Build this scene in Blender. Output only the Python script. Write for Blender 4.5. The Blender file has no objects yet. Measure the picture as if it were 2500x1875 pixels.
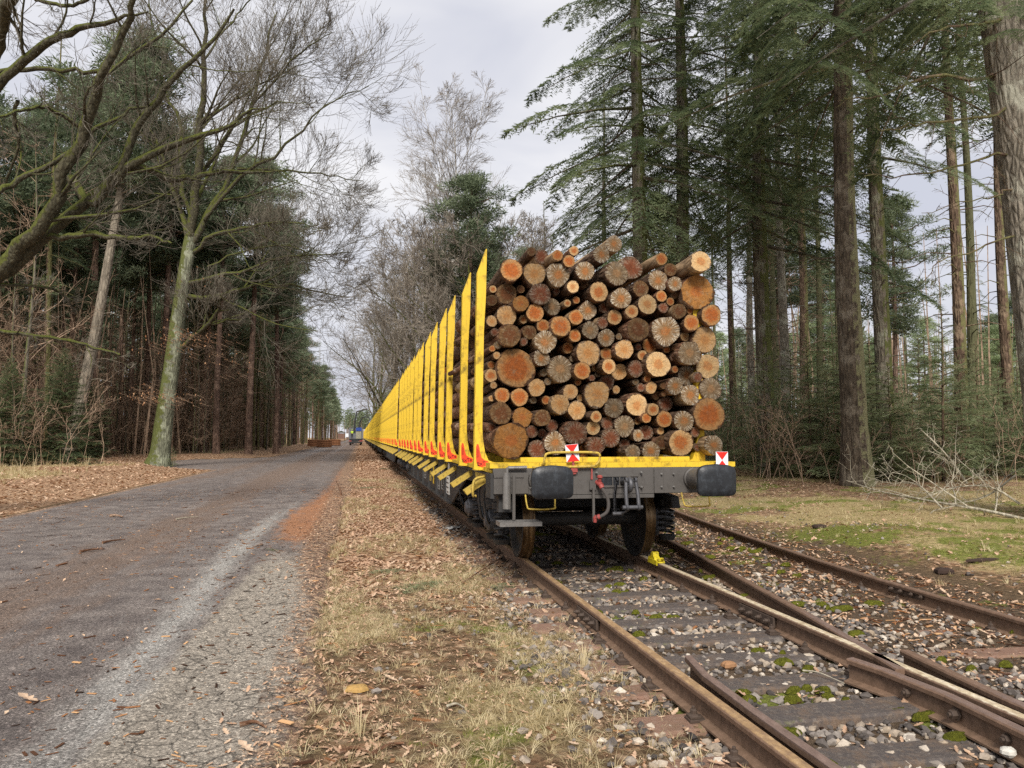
import bpy, math, random
import numpy as np
from mathutils import Vector, Matrix
PI = math.pi
scene = bpy.context.scene
COL = scene.collection
rng = np.random.default_rng(7)
random.seed(7)

# ------------------------------------------------------------------ camera numbers
CAM = np.array([0.0, 0.0, 1.65]); YAW = math.radians(11.13); PITCH = math.radians(3.91); FPX = 1880.0
_f = np.array([math.sin(YAW)*math.cos(PITCH), math.cos(YAW)*math.cos(PITCH), math.sin(PITCH)])
_r = np.array([math.cos(YAW), -math.sin(YAW), 0.0]); _u = np.cross(_r, _f)
def ray(px, py): return _f + _r*((px-1250)/FPX) + _u*(-(py-937.5)/FPX)
def at(px, py, d):
    "world point seen at photo pixel px,py at forward ground distance d"
    v = ray(px, py); k = d/(v[0]*math.sin(YAW)+v[1]*math.cos(YAW)); return CAM+v*k
def aty(px, py, Y):
    v = ray(px, py); return CAM+v*(Y/v[1])
def gx(px, d):
    p = at(px, 1066, d); return p[0], p[1]

# ------------------------------------------------------------------ noise
def _hash(ix, iy, s):
    h = (ix.astype(np.int64)*374761393 + iy.astype(np.int64)*668265263 + s*1442695041) & 0xffffffff
    h = ((h ^ (h >> 13))*1274126177) & 0xffffffff
    return ((h ^ (h >> 16)) & 0xffff)/65535.0
def vnoise(x, y, s=0):
    x = np.asarray(x, float); y = np.asarray(y, float)
    ix = np.floor(x); iy = np.floor(y); fx = x-ix; fy = y-iy
    fx = fx*fx*(3-2*fx); fy = fy*fy*(3-2*fy)
    a = _hash(ix, iy, s); b = _hash(ix+1, iy, s); c = _hash(ix, iy+1, s); d = _hash(ix+1, iy+1, s)
    return (a*(1-fx)+b*fx)*(1-fy)+(c*(1-fx)+d*fx)*fy
def fbm(x, y, s=0, o=4):
    t = 0; a = .5; f = 1.
    for i in range(o):
        t = t+a*vnoise(np.asarray(x)*f+i*17.3, np.asarray(y)*f+i*9.1, s+i); a *= .5; f *= 2.03
    return t/(1-.5**o)
def sst(a, b, x):
    t = np.clip((np.asarray(x, float)-a)/(b-a), 0, 1); return t*t*(3-2*t)

# ------------------------------------------------------------------ mesh builder
class MB:
    def __init__(s): s.V = []; s.F = []; s.n = 0; s.tint = False
    def add(s, v, f, m=0, t=None):
        v = np.asarray(v, float).reshape(-1, 3); f = np.asarray(f, np.int64)
        if f.ndim == 1: f = f[None]
        s.V.append(v); s.F.append((f+s.n, m, t)); s.n += len(v)
        if t is not None: s.tint = True
        return s
    def mesh(s, name, mats, smooth=False):
        V = np.concatenate(s.V); me = bpy.data.meshes.new(name)
        tot = np.concatenate([np.full(len(f), f.shape[1]) for f, _, _ in s.F])
        loops = np.concatenate([f.ravel() for f, _, _ in s.F]).astype(np.int32)
        mi = np.concatenate([np.full(len(f), m) for f, m, _ in s.F]).astype(np.int32)
        me.vertices.add(len(V)); me.vertices.foreach_set('co', V.ravel().astype(np.float32))
        me.loops.add(len(loops)); me.loops.foreach_set('vertex_index', loops)
        st = np.concatenate([[0], np.cumsum(tot)[:-1]]).astype(np.int32)
        me.polygons.add(len(tot)); me.polygons.foreach_set('loop_start', st)
        me.polygons.foreach_set('loop_total', tot.astype(np.int32))
        me.polygons.foreach_set('material_index', mi)
        me.polygons.foreach_set('use_smooth', np.full(len(tot), smooth))
        if s.tint:
            T = np.concatenate([np.broadcast_to(np.asarray(0.5 if t is None else t, np.float32), (len(f),)) for f, _, t in s.F])
            a = me.attributes.new('tint', 'FLOAT', 'FACE'); a.data.foreach_set('value', T.astype(np.float32))
        for m in (mats if isinstance(mats, (list, tuple)) else [mats]): me.materials.append(m)
        me.update(calc_edges=True)
        return me
    def box(s, x0, x1, y0, y1, z0, z1, m=0, M=None, t=None):
        v = np.array([[x, y, z] for z in (z0, z1) for y in (y0, y1) for x in (x0, x1)], float)
        if M is not None: v = v@np.array(M.to_3x3()).T+np.array(M.translation)
        return s.add(v, [[0, 2, 3, 1], [4, 5, 7, 6], [0, 1, 5, 4], [2, 6, 7, 3], [0, 4, 6, 2], [1, 3, 7, 5]], m, t)
    def prism(s, poly, axis, a, b, m=0):
        "poly: 2d points; axis 'x','y','z' extruded from a to b"
        p = np.array(poly, float); n = len(p)
        def put(c):
            z = np.full((n, 1), c)
            if axis == 'x': return np.hstack([z, p])
            if axis == 'y': return np.hstack([p[:, :1], z, p[:, 1:]])
            return np.hstack([p, z])
        v = np.vstack([put(a), put(b)]); i = np.arange(n); j = (i+1) % n
        s.add(v, np.stack([i, j, j+n, i+n], 1), m)
        s.F.append((np.array([i[::-1]])+s.n-2*n, m, None)); s.F.append((np.array([i+n])+s.n-2*n, m, None)); return s
    def lathe(s, prof, o, axis='y', n=24, m=0):
        "prof: list of (radius, offset along axis)"
        th = np.arange(n)*2*PI/n; v = []
        for r, h in prof:
            c, d = r*np.cos(th), r*np.sin(th); hh = np.full(n, h)
            v.append(np.stack({'x': [hh, c, d], 'y': [c, hh, d], 'z': [c, d, hh]}[axis], 1))
        v = np.vstack(v)+np.array(o); f = []
        i = np.arange(n); j = (i+1) % n
        for k in range(len(prof)-1): f.append(np.stack([k*n+i, k*n+j, (k+1)*n+j, (k+1)*n+i], 1))
        s.add(v, np.vstack(f), m)
        for k, (r, h) in ((0, prof[0]), (len(prof)-1, prof[-1])):
            if r > 1e-5: s.F.append((np.array([i+k*n])+s.n-len(v), m, None))
        return s
    def cyl(s, p0, p1, r0, r1=None, n=10, m=0):
        return s.tube([p0, p1], [r0, r0 if r1 is None else r1], n, m, cap=True)
    def tube(s, P, R, n=8, m=0, cap=True, t=None):
        P = np.array(P, float); R = np.full(len(P), R) if np.isscalar(R) else np.array(R, float)
        btube(s, P[None], R[None], n, m, t)
        if cap:
            k = len(P); i = np.arange(n); b = s.n-k*n
            s.F.append((np.array([i[::-1]])+b, m, t)); s.F.append((np.array([i+(k-1)*n])+b, m, t))
        return s

def nrm(v): return v/np.maximum(np.linalg.norm(v, axis=-1, keepdims=True), 1e-9)
def btube(mb, P, R, n, m=0, t=None, rough=0):
    M, K, _ = P.shape
    T = np.gradient(P, axis=1); T = nrm(T); mt = np.abs(T.mean(1))
    ref = np.eye(3)[np.argmin(mt, axis=1)][:, None, :]
    U = nrm(np.cross(T, np.broadcast_to(ref, T.shape))); W = np.cross(T, U)
    th = np.arange(n)*2*PI/n
    RR = R[:, :, None, None]
    if rough: RR = RR*(1+rough*(rng.random((M, K, n, 1))-.5))
    v = P[:, :, None]+RR*(np.cos(th)[None, None, :, None]*U[:, :, None]+np.sin(th)[None, None, :, None]*W[:, :, None])
    i = np.arange(n); j = (i+1) % n
    q = np.stack([np.stack([k*n+i, k*n+j, (k+1)*n+j, (k+1)*n+i], 1) for k in range(K-1)]).reshape(-1, 4)
    f = (q[None]+(np.arange(M)*K*n)[:, None, None]).reshape(-1, 4)
    if t is not None and not np.isscalar(t): t = np.repeat(t, len(q))
    mb.add(v.reshape(-1, 3), f, m, t)

def spawn(P, R, n, t0, t1, ang, lf, rf, K=5, wig=.25, up=0., rmin=.004, lmin=0., taper=.25, flat=0.):
    "children of every curve; returns P2, R2"
    M, K0, _ = P.shape
    t = t0+(t1-t0)*(np.arange(n)[None]+rng.random((M, n)))/n
    x = t*(K0-1); i = np.minimum(x.astype(int), K0-2); fr = (x-i)[..., None]
    a = np.arange(M)[:, None]
    o = P[a, i]*(1-fr)+P[a, i+1]*fr; T = nrm(P[a, i+1]-P[a, i])
    r = R[a, i]*(1-fr[..., 0])+R[a, i+1]*fr[..., 0]
    L = np.linalg.norm(np.diff(P, axis=1), axis=2).sum(1)[:, None]
    o = o.reshape(-1, 3); T = T.reshape(-1, 3); r = r.ravel()
    N = nrm(np.cross(T, rng.normal(size=T.shape)))
    if flat:
        N[:, 2] *= (1-flat); N = nrm(N)
    an = np.radians(ang[0]+(ang[1]-ang[0])*rng.random(len(o)))[:, None]
    d = nrm(np.cos(an)*T+np.sin(an)*N)
    ln = (L*lf*(1.15-.75*t)).ravel()*(.55+.7*rng.random(len(o))); ln = np.maximum(ln, lmin)
    return grow(o, d, ln, np.maximum(r*rf, rmin), K, wig, up, rmin, taper)
def grow(o, d, ln, r0, K, wig, up, rmin=.004, taper=.25):
    pts = [o]; cur = o; dd = d
    for k in range(K-1):
        dd = nrm(dd+wig*rng.normal(size=d.shape)*.6+np.array([0, 0, up])/(K-1))
        cur = cur+dd*(ln/(K-1))[:, None]; pts.append(cur)
    P = np.stack(pts, 1); R = np.maximum(r0[:, None]*np.linspace(1, taper, K)[None], rmin*.6)
    return P, R

def chain(P, k):
    "resample a polyline to k points with Catmull-Rom smoothing"
    P = np.array(P, float); n = len(P); Q = np.vstack([2*P[0]-P[1], P, 2*P[-1]-P[-2]]); out = []
    for s in np.linspace(0, n-1-1e-6, k):
        i = int(s); u = s-i; a, b, c, d = Q[i], Q[i+1], Q[i+2], Q[i+3]
        out.append(.5*((2*b)+(-a+c)*u+(2*a-5*b+4*c-d)*u*u+(-a+3*b-3*c+d)*u**3))
    return np.array(out)

# ------------------------------------------------------------------ objects
def props(o, label=None, cat=None, group=None, kind=None):
    if label: o['label'] = label
    if cat: o['category'] = cat
    if group: o['group'] = group
    if kind: o['kind'] = kind
    return o
def obj(name, me, parent=None, loc=None, rot=None, sc=None, bevel=0, label=None, cat=None, group=None, kind=None):
    o = bpy.data.objects.new(name, me); COL.objects.link(o)
    if parent is not None: o.parent = parent
    if loc is not None: o.location = loc
    if rot is not None: o.rotation_euler = rot
    if sc is not None: o.scale = sc if not np.isscalar(sc) else (sc, sc, sc)
    if bevel:
        b = o.modifiers.new('bevel', 'BEVEL'); b.width = bevel; b.segments = 2; b.limit_method = 'ANGLE'; b.angle_limit = .6
    return props(o, label, cat, group, kind)
def empty(name, loc=(0, 0, 0), rz=0, **k):
    o = obj(name, None, None, loc, (0, 0, rz), **k); o.empty_display_size = .2; return o
KIDS = {}
def copy_tree(o, parent=None):
    c = o.copy(); COL.objects.link(c)
    if parent is not None: c.parent = parent
    for ch in list(o.children): copy_tree(ch, c)
    return c

# ------------------------------------------------------------------ materials
def lin(h):
    c = [int(h[i:i+2], 16)/255 for i in (0, 2, 4)]
    return [x/12.92 if x < .04045 else ((x+.055)/1.055)**2.4 for x in c]+[1]
class Mat:
    def __init__(s, name, rough=.8, spec=.3, metal=0):
        s.m = bpy.data.materials.new(name); s.m.use_nodes = True; s.nt = s.m.node_tree
        s.b = s.nt.nodes['Principled BSDF']; s.out = s.nt.nodes['Material Output']
        s.b.inputs['Roughness'].default_value = rough; s.b.inputs['Specular IOR Level'].default_value = spec
        s.b.inputs['Metallic'].default_value = metal; s._c = None
    def n(s, typ, **k):
        nd = s.nt.nodes.new('ShaderNode'+typ)
        for key, v in k.items():
            key = key.replace('_', ' ')
            if hasattr(nd, key.replace(' ', '_')) and key not in nd.inputs: setattr(nd, key.replace(' ', '_'), v)
            else: s.put(nd.inputs[key], v)
        return nd
    def put(s, inp, v):
        if isinstance(v, bpy.types.NodeSocket): s.nt.links.new(v, inp)
        elif isinstance(v, str): inp.default_value = lin(v)
        else: inp.default_value = v
    def co(s, kind='Object'):
        if s._c is None: s._c = s.n('TexCoord')
        return s._c.outputs[kind]
    def map(s, vec, scale=(1, 1, 1), loc=(0, 0, 0)):
        return s.n('Mapping', Vector=vec, Scale=scale, Location=loc).outputs[0]
    def noise(s, scale, detail=4, rough=.55, vec=None, dist=0.):
        return s.n('TexNoise', Vector=vec if vec is not None else s.co(), Scale=scale, Detail=detail, Roughness=rough, Distortion=dist).outputs[0]
    def vor(s, scale, vec=None, feature='F1', out='Color'):
        nd = s.n('TexVoronoi', feature=feature, Vector=vec if vec is not None else s.co(), Scale=scale); return nd.outputs[out]
    def ramp(s, fac, stops, interp='LINEAR'):
        r = s.n('ValToRGB', Fac=fac); cr = r.color_ramp; cr.interpolation = interp
        while len(cr.elements) < len(stops): cr.elements.new(1)
        for e, (p, c) in zip(cr.elements, stops):
            e.position = p; e.color = lin(c) if isinstance(c, str) else ((c, c, c, 1) if np.isscalar(c) else c)
        return r.outputs[0]
    def mix(s, fac, a, b, mode='MIX'):
        nd = s.n('Mix', data_type='RGBA', blend_type=mode)
        s.put(nd.inputs[0], fac)
        for i, v in ((6, a), (7, b)):
            s.put(nd.inputs[i], v)
        return nd.outputs[2]
    def math(s, op, a, b=0., c=0., clamp=False):
        nd = s.n('Math', operation=op, use_clamp=clamp)
        for i, v in enumerate((a, b, c)): s.put(nd.inputs[i], v)
        return nd.outputs[0]
    def attr(s, name, out='Fac'): return s.n('Attribute', attribute_name=name).outputs[out]
    def sep(s, vec): return s.n('SeparateXYZ', Vector=vec).outputs
    def color(s, c): s.put(s.b.inputs['Base Color'], c); return s
    def rough(s, c): s.put(s.b.inputs['Roughness'], c); return s
    def bump(s, h, strength=.5, dist=.02, normal=None):
        nd = s.n('Bump', Height=h, Strength=strength, Distance=dist)
        if normal is not None: s.put(nd.inputs['Normal'], normal)
        s.put(s.b.inputs['Normal'], nd.outputs[0]); return nd.outputs[0]
    def rnd(s): return s.n('ObjectInfo').outputs['Random']
    def translucent(s, color, f):
        t = s.n('BsdfTranslucent', Color=color); mx = s.n('MixShader', Fac=f)
        s.nt.links.new(s.b.outputs[0], mx.inputs[1]); s.nt.links.new(t.outputs[0], mx.inputs[2])
        s.nt.links.new(mx.outputs[0], s.out.inputs[0]); return s

def paint(name, a, b, rough=.5, scale=6, dirt='3a3228', dirt_amt=.35, bumpy=.15, metal=0):
    "worn coloured surface: two tones, dirt blotches, scratches"
    m = Mat(name, rough, .4, metal)
    c = m.mix(m.noise(scale, 5, .6), a, b)
    d = m.ramp(m.noise(scale*2.3, 8, .7), [(.5, 0), (.72, 1)])
    c = m.mix(m.math('MULTIPLY', d, dirt_amt), c, dirt)
    g = m.ramp(m.noise(3, 8, .75, vec=m.map(m.co(), (9, 9, 1.2))), [(.56, 0), (.68, 1)])
    c = m.mix(m.math('MULTIPLY', g, dirt_amt*.8), c, dirt)
    m.color(c); m.bump(m.noise(40, 6, .7), bumpy, .004)
    m.rough(m.math('MULTIPLY_ADD', m.noise(9, 4), .3, rough-.12))
    return m.m
def bark(name, a, b, c=None, moss=None, scale=6, stretch=.25, bump=.8, moss_dir=(0, 0, 1), moss_amt=.5, dist=.04, spec=.15, along='z'):
    m = Mat(name, .92, spec)
    v = m.map(m.co(), (1, 1, stretch) if along == 'z' else (1, stretch, 1))
    n = m.noise(scale, 8, .65, vec=v, dist=.6)
    w = m.vor(scale*1.4, vec=m.map(m.co(), (1, 1, stretch*.8) if along == 'z' else (1, stretch*.8, 1)), feature='DISTANCE_TO_EDGE', out='Distance')
    h = m.math('ADD', m.math('MULTIPLY', m.math('MINIMUM', m.math('MULTIPLY', w, 2.5), 1.), .6), n)
    col = m.ramp(n, [(.3, a), (.62, b)])
    crack = m.ramp(w, [(.0, .45), (.16, 1.)])
    col = m.mix(.75, col, crack, 'MULTIPLY')
    if c: col = m.mix(m.ramp(m.noise(1.6, 6, .7), [(.5, 0), (.62, 1)]), col, c)
    if moss:
        g = m.n('NewGeometry').outputs['Normal']
        dp = m.n('VectorMath', operation='DOT_PRODUCT'); m.put(dp.inputs[0], g); dp.inputs[1].default_value = moss_dir
        f = m.math('ADD', m.math('MULTIPLY', dp.outputs['Value'], .35), m.noise(3.5, 6, .65))
        f = m.ramp(f, [(.78-moss_amt*.5, 0), (.86-moss_amt*.5, 1)])
        col = m.mix(f, col, m.mix(m.noise(14, 4), moss[0], moss[1]))
    m.color(col); m.bump(h, bump, dist); return m.m
def leafmat(name, dark, mid, light, trans=.25, rough=.7):
    m = Mat(name, rough, .25)
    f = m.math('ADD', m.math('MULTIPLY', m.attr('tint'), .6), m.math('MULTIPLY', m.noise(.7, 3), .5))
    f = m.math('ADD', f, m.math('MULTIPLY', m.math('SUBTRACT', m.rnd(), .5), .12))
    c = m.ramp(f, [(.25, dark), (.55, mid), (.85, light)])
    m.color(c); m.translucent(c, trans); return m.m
# ================================================================== camera, world, light
cam = bpy.data.cameras.new('camera'); cam.sensor_width = 36; cam.lens = 36*FPX/2500; cam.clip_end = 3000; cam.clip_start = .05
co = bpy.data.objects.new('camera', cam); COL.objects.link(co); co.location = CAM
co.rotation_euler = (PI/2+PITCH, 0, -YAW); scene.camera = co
scene.view_settings.view_transform = 'Standard'; scene.view_settings.look = 'None'; scene.view_settings.exposure = 0
SUN_EL, SUN_AZ = math.radians(40), math.radians(192)      # azimuth clockwise from +Y
w = bpy.data.worlds.new('World'); scene.world = w; w.use_nodes = True
nt = w.node_tree; nt.nodes.clear()
def wn(t, **k):
    nd = nt.nodes.new('ShaderNode'+t)
    for a, b in k.items(): setattr(nd, a, b)
    return nd
sky = wn('TexSky', sky_type='NISHITA'); sky.sun_disc = False; sky.sun_elevation = SUN_EL; sky.sun_rotation = SUN_AZ
sky.air_density = 1.0; sky.dust_density = 3.0
b1 = wn('Background'); b1.inputs[1].default_value = .07; nt.links.new(sky.outputs[0], b1.inputs[0])
tc = wn('TexCoord'); mp = wn('Mapping'); mp.inputs['Scale'].default_value = (1.3, 1.3, 3.2); nt.links.new(tc.outputs['Generated'], mp.inputs[0])
no = wn('TexNoise'); no.inputs['Scale'].default_value = 1.7; no.inputs['Detail'].default_value = 5; no.inputs['Roughness'].default_value = .5; no.inputs['Distortion'].default_value = .5
nt.links.new(mp.outputs[0], no.inputs[0])
cr = wn('ValToRGB'); nt.links.new(no.outputs[0], cr.inputs[0]); e = cr.color_ramp.elements
e[0].position = .36; e[0].color = (.70, .72, .82, 1); e[1].position = .62; e[1].color = (1.03, 1.02, 1.04, 1)
b2 = wn('Background'); b2.inputs[1].default_value = 1.0; nt.links.new(cr.outputs[0], b2.inputs[0])
mx = wn('MixShader'); mx.inputs[0].default_value = .88
wo = wn('OutputWorld'); nt.links.new(b1.outputs[0], mx.inputs[1]); nt.links.new(b2.outputs[0], mx.inputs[2]); nt.links.new(mx.outputs[0], wo.inputs[0])
sl = bpy.data.lights.new('sun', 'SUN'); sl.energy = 4.6; sl.angle = math.radians(18); sl.color = (1, .95, .88)
so = bpy.data.objects.new('sun', sl); COL.objects.link(so); so.location = (0, 0, 40)
_d = Vector((math.sin(SUN_AZ)*math.cos(SUN_EL), math.cos(SUN_AZ)*math.cos(SUN_EL), math.sin(SUN_EL)))
so.rotation_euler = _d.to_track_quat('Z', 'Y').to_euler()
cy = scene.cycles; cy.use_denoising = False; cy.max_bounces = 6; cy.diffuse_bounces = 4; cy.glossy_bounces = 2; cy.transmission_bounces = 2
cy.transparent_max_bounces = 4; cy.sample_clamp_indirect = 4; cy.use_adaptive_sampling = True; cy.adaptive_threshold = .02

# ================================================================== terrain
def road_l(y): return -7.0+.25*(fbm(y*.12, 3, 5)-.5)*2-5.5*sst(40, 46, y)*(1-sst(58, 66, y))
def road_r(y): return -.3+.5*(fbm(y*.35, 7, 9)-.5)+.35*(fbm(y*2.2, 3, 19)-.5)
def hgt(x, y):
    x = np.asarray(x, float); y = np.asarray(y, float)
    h = .06*(fbm(x*.8, y*.8, 2)-.5)
    l = road_l(y)
    h = h+.30*sst(l-.2, l-4, x)
    h = h+.26*sst(7, 13, x)+.10*(fbm(x*.5, y*.5, 21)-.4)*sst(6.5, 8, x)
    h = h+.22*np.exp(-(((x-8.0)/1.3)**2+((y-10.4)/1.6)**2))
    h = h-.03*sst(1.0, 1.6, x)*(1-sst(6.6, 7.4, x))-.055*sst(l-.1, l+.25, x)*(1-sst(-.5, -.25, x))
    return h
def spaced(a, b, lo, hi, d, g=1.12):
    v = list(np.arange(lo, hi, d)); s = d
    while v[-1] < b: s *= g; v.append(v[-1]+s)
    s = d
    while v[0] > a: s *= g; v.insert(0, v[0]-s)
    return np.array(v)
def grid(name, xs, ys, hf, mat, attrs, kind='structure', label=None):
    X, Y = np.meshgrid(xs, ys); Z = hf(X, Y); nx, ny = len(xs), len(ys)
    v = np.stack([X, Y, Z], 2).reshape(-1, 3); i = (np.arange(ny-1)[:, None]*nx+np.arange(nx-1)[None]).ravel()
    me = MB().add(v, np.stack([i, i+1, i+nx+1, i+nx], 1)).mesh(name, mat, smooth=True)
    for k, f in attrs.items():
        a = me.attributes.new(k, 'FLOAT', 'POINT'); a.data.foreach_set('value', np.clip(f(X, Y), 0, 1).astype(np.float32).ravel())
    return obj(name, me, kind=kind)
def f_grass(x, y):
    a = sst(.42, .6, fbm(x*1.1, y*.7, 31))*sst(-.6, 0, x)*(1-sst(1.3, 2, x))*(1-.6*sst(9, 13, y))
    l = road_l(y); b = sst(l-2.0, l-5, x)*sst(.38, .55, fbm(x*.3, y*.3, 33))
    c = sst(6.6, 8, x)*sst(.35, .55, fbm(x*.5, y*.5, 34))
    return np.maximum(np.maximum(a, b), c)
def f_moss(x, y):
    a = sst(.5, .68, fbm(x*1.2, y*1.2, 41))*sst(6.3, 7.5, x)*(1-sst(14, 20, x))*.75
    m = np.exp(-(((x-8.0)/1.4)**2+((y-10.4)/1.8)**2))*(.45+1.1*sst(.35, .6, fbm(x*1.8, y*1.8, 48)))
    g = sst(.55, .75, fbm(x*1.6, y*1.6, 42))*sst(-.3, .1, x)*(1-sst(1.2, 1.6, x))*(1-sst(7, 10, y))*.7
    t = sst(.6, .7, fbm(x*2.2, y*2.2, 44))*sst(1.5, 2.2, x)*(1-sst(6, 7, x))*.9
    return np.maximum(np.maximum(a, m), np.maximum(g, t))
def f_leaf(x, y):
    l = road_l(y)
    a = (1-sst(l-.3, l, x))*(.9-.5*f_grass(x, y))
    b = sst(-.6, -.1, x)*(1-sst(1.7, 2.2, x))*(.35+.6*sst(7, 11, y))*(1-.4*f_grass(x, y))
    c = sst(6.5, 7.5, x)*.45
    return np.maximum(np.maximum(a, b), c)
def f_bed(x, y): return sst(1.0+.5*fbm(y, x, 3), 1.9, x)*(1-sst(6.2, 7.2, x))

g = Mat('ground_litter', .95, .1)
P = g.co()
leafc = g.ramp(g.sep(g.vor(16, vec=g.map(P, (1, 1, .01))))[0], [(0, '54402f'), (.35, '8c6a50'), (.6, 'b08c6c'), (.85, 'd0b292'), (1, '6e503c')])
straw = g.ramp(g.noise(30, 6, .75, vec=g.map(P, (1, .35, 1)), dist=1.5), [(.3, '6a5c40'), (.5, 'a8966a'), (.72, 'd6c598')])
green = g.ramp(g.noise(26, 6, .7), [(.3, '4c4e26'), (.55, '78803a'), (.8, 'a8aa5c')])
soil = g.ramp(g.noise(12, 8, .7), [(.3, '463829'), (.6, '78644c'), (.8, '9c8768')])
c = g.mix(g.math('MULTIPLY', g.attr('bed'), .9), soil, g.ramp(g.noise(35, 8, .8), [(.3, '362d25'), (.55, '665748'), (.75, '8a7a66')]))
c = g.mix(g.ramp(g.math('ADD', g.attr('leaf'), g.math('MULTIPLY', g.math('SUBTRACT', g.noise(9, 5), .5), 1.2)), [(.25, 0), (.55, 1)]), c, leafc)
c = g.mix(g.ramp(g.math('ADD', g.attr('grass'), g.math('MULTIPLY', g.math('SUBTRACT', g.noise(14, 5), .5), 1.0)), [(.4, 0), (.75, .85)]), c, straw)
c = g.mix(g.ramp(g.math('ADD', g.attr('moss'), g.math('MULTIPLY', g.math('SUBTRACT', g.noise(11, 5), .5), 1.0)), [(.35, 0), (.7, .9)]), c, green)
g.color(c); g.bump(g.math('ADD', g.noise(45, 6, .75), g.vor(16, out='Distance')), .9, .03)
grid('ground', spaced(-700, 700, -12, 14, .14), spaced(-8, 900, 1.5, 30, .16, 1.06), hgt, g.m,
     dict(grass=f_grass, moss=f_moss, leaf=f_leaf, bed=f_bed))

r = Mat('asphalt', .75, .35)
P = r.co(); flat = r.map(P, (1, 1, .01))
base = r.ramp(r.noise(2.2, 6, .6), [(.35, '655c58'), (.65, '8a8079')])
brown = r.ramp(r.noise(30, 8, .8), [(.35, '5a4c42'), (.6, '8a7464'), (.8, 'b49a84')])
strip = r.noise(1.5, 7, .72, vec=r.map(P, (2.2, .35, 1)))
c = r.mix(r.ramp(r.math('ADD', r.attr('dirt'), r.math('MULTIPLY', r.math('SUBTRACT', strip, .5), 1.6)), [(.35, 0), (.75, .8)]), base, brown)
tan = r.ramp(r.noise(25, 7, .75), [(.3, '7a7267'), (.5, 'ada394'), (.7, 'ccc1b0')])
c = r.mix(r.ramp(r.math('ADD', r.attr('worn'), r.math('MULTIPLY', r.math('SUBTRACT', r.noise(3, 6, .7), .5), 1.2)), [(.35, 0), (.7, .85)]), c, tan)
grey = r.ramp(r.noise(60, 6, .8), [(.3, '8f8b85'), (.55, 'bab6ae'), (.75, 'e2ded6')])
c = r.mix(r.ramp(r.math('ADD', r.attr('streak'), r.math('MULTIPLY', r.math('SUBTRACT', r.noise(4, 9, .85, vec=r.map(P, (1, .3, 1))), .5), 2.2)), [(.35, 0), (1., .85)]), c, grey)
sawc = r.ramp(r.noise(50, 6, .7), [(.35, '94603a'), (.6, 'bc8256'), (.8, 'd4a57a')])
c = r.mix(r.ramp(r.math('ADD', r.attr('saw'), r.math('MULTIPLY', r.math('SUBTRACT', r.noise(5, 9, .85, vec=r.map(P, (1, .3, 1))), .5), 2.4)), [(.45, 0), (.95, .8)]), c, sawc)
litter = r.ramp(r.sep(r.vor(22, vec=flat))[0], [(0, '4a3c2e'), (.4, '806250'), (.75, 'ab8a6c'), (1, 'c8ab8c')])
c = r.mix(r.ramp(r.math('ADD', r.attr('edge'), r.math('MULTIPLY', r.math('SUBTRACT', r.noise(8, 7, .75), .5), 1.7)), [(.4, 0), (.75, .9)]), c, litter)
speck = r.ramp(r.sep(r.vor(90, vec=flat))[1], [(0, .35), (.5, .9), (.85, 1.2), (1, 2.1)])
c = r.mix(.8, c, speck, 'MULTIPLY')
speck2 = r.ramp(r.noise(38, 8, .85, vec=flat), [(.35, .3), (.5, 1.), (.66, 1.65)])
c = r.mix(.75, c, speck2, 'MULTIPLY')
vw = r.n('VectorMath', operation='ADD'); r.put(vw.inputs[0], flat); r.put(vw.inputs[1], r.mix(1., r.n('TexNoise', Vector=P, Scale=3.5, Detail=6.).outputs['Color'], (.16, .16, .16, 1), 'MULTIPLY'))
crk = r.ramp(r.vor(6.5, vec=vw.outputs[0], feature='DISTANCE_TO_EDGE', out='Distance'), [(0, .18), (.035, .8), (.07, 1)])
c = r.mix(r.math('MULTIPLY', r.math('MAXIMUM', r.attr('worn'), r.math('MULTIPLY', r.attr('streak'), .6)), r.ramp(r.noise(1.3, 4), [(.35, .35), (.55, 1)])), c, r.mix(1., c, crk, 'MULTIPLY'))
crk2 = r.ramp(r.attr('seam'), [(.3, 1), (.8, .3)])
c = r.mix(.6, c, crk2, 'MULTIPLY')
r.color(c)
wet = r.ramp(r.math('ADD', r.attr('wet'), r.math('MULTIPLY', r.math('SUBTRACT', strip, .5), 1.2)), [(.4, .9), (.85, .5)])
r.rough(wet)
r.bump(r.math('ADD', r.noise(70, 7, .85, vec=flat), r.math('MULTIPLY', r.noise(9, 5, .6), .6)), .9, .02)
xs = np.arange(-13, .45, .07); ys = spaced(-6, 880, 2, 30, .12, 1.07)
X0, Y0 = np.meshgrid(xs, ys)
def h_road(x, y):
    l = road_l(y); rr = road_r(y)
    ins = np.minimum(x-l, rr-x)
    z = .012+.02*(fbm(x*.5, y*.2, 77)-.5)
    z = z-.018*np.exp(-((x+3.2)/.35)**2)-.018*np.exp(-((x+5.2)/.35)**2)+.016*np.exp(-((x+1.25)/.12)**2)
    return np.where(ins < .05, z-.22*sst(.05, -.3, ins), z)
ln = lambda y: -1.62+.12*np.sin(y*.35)+.0*y
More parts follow.
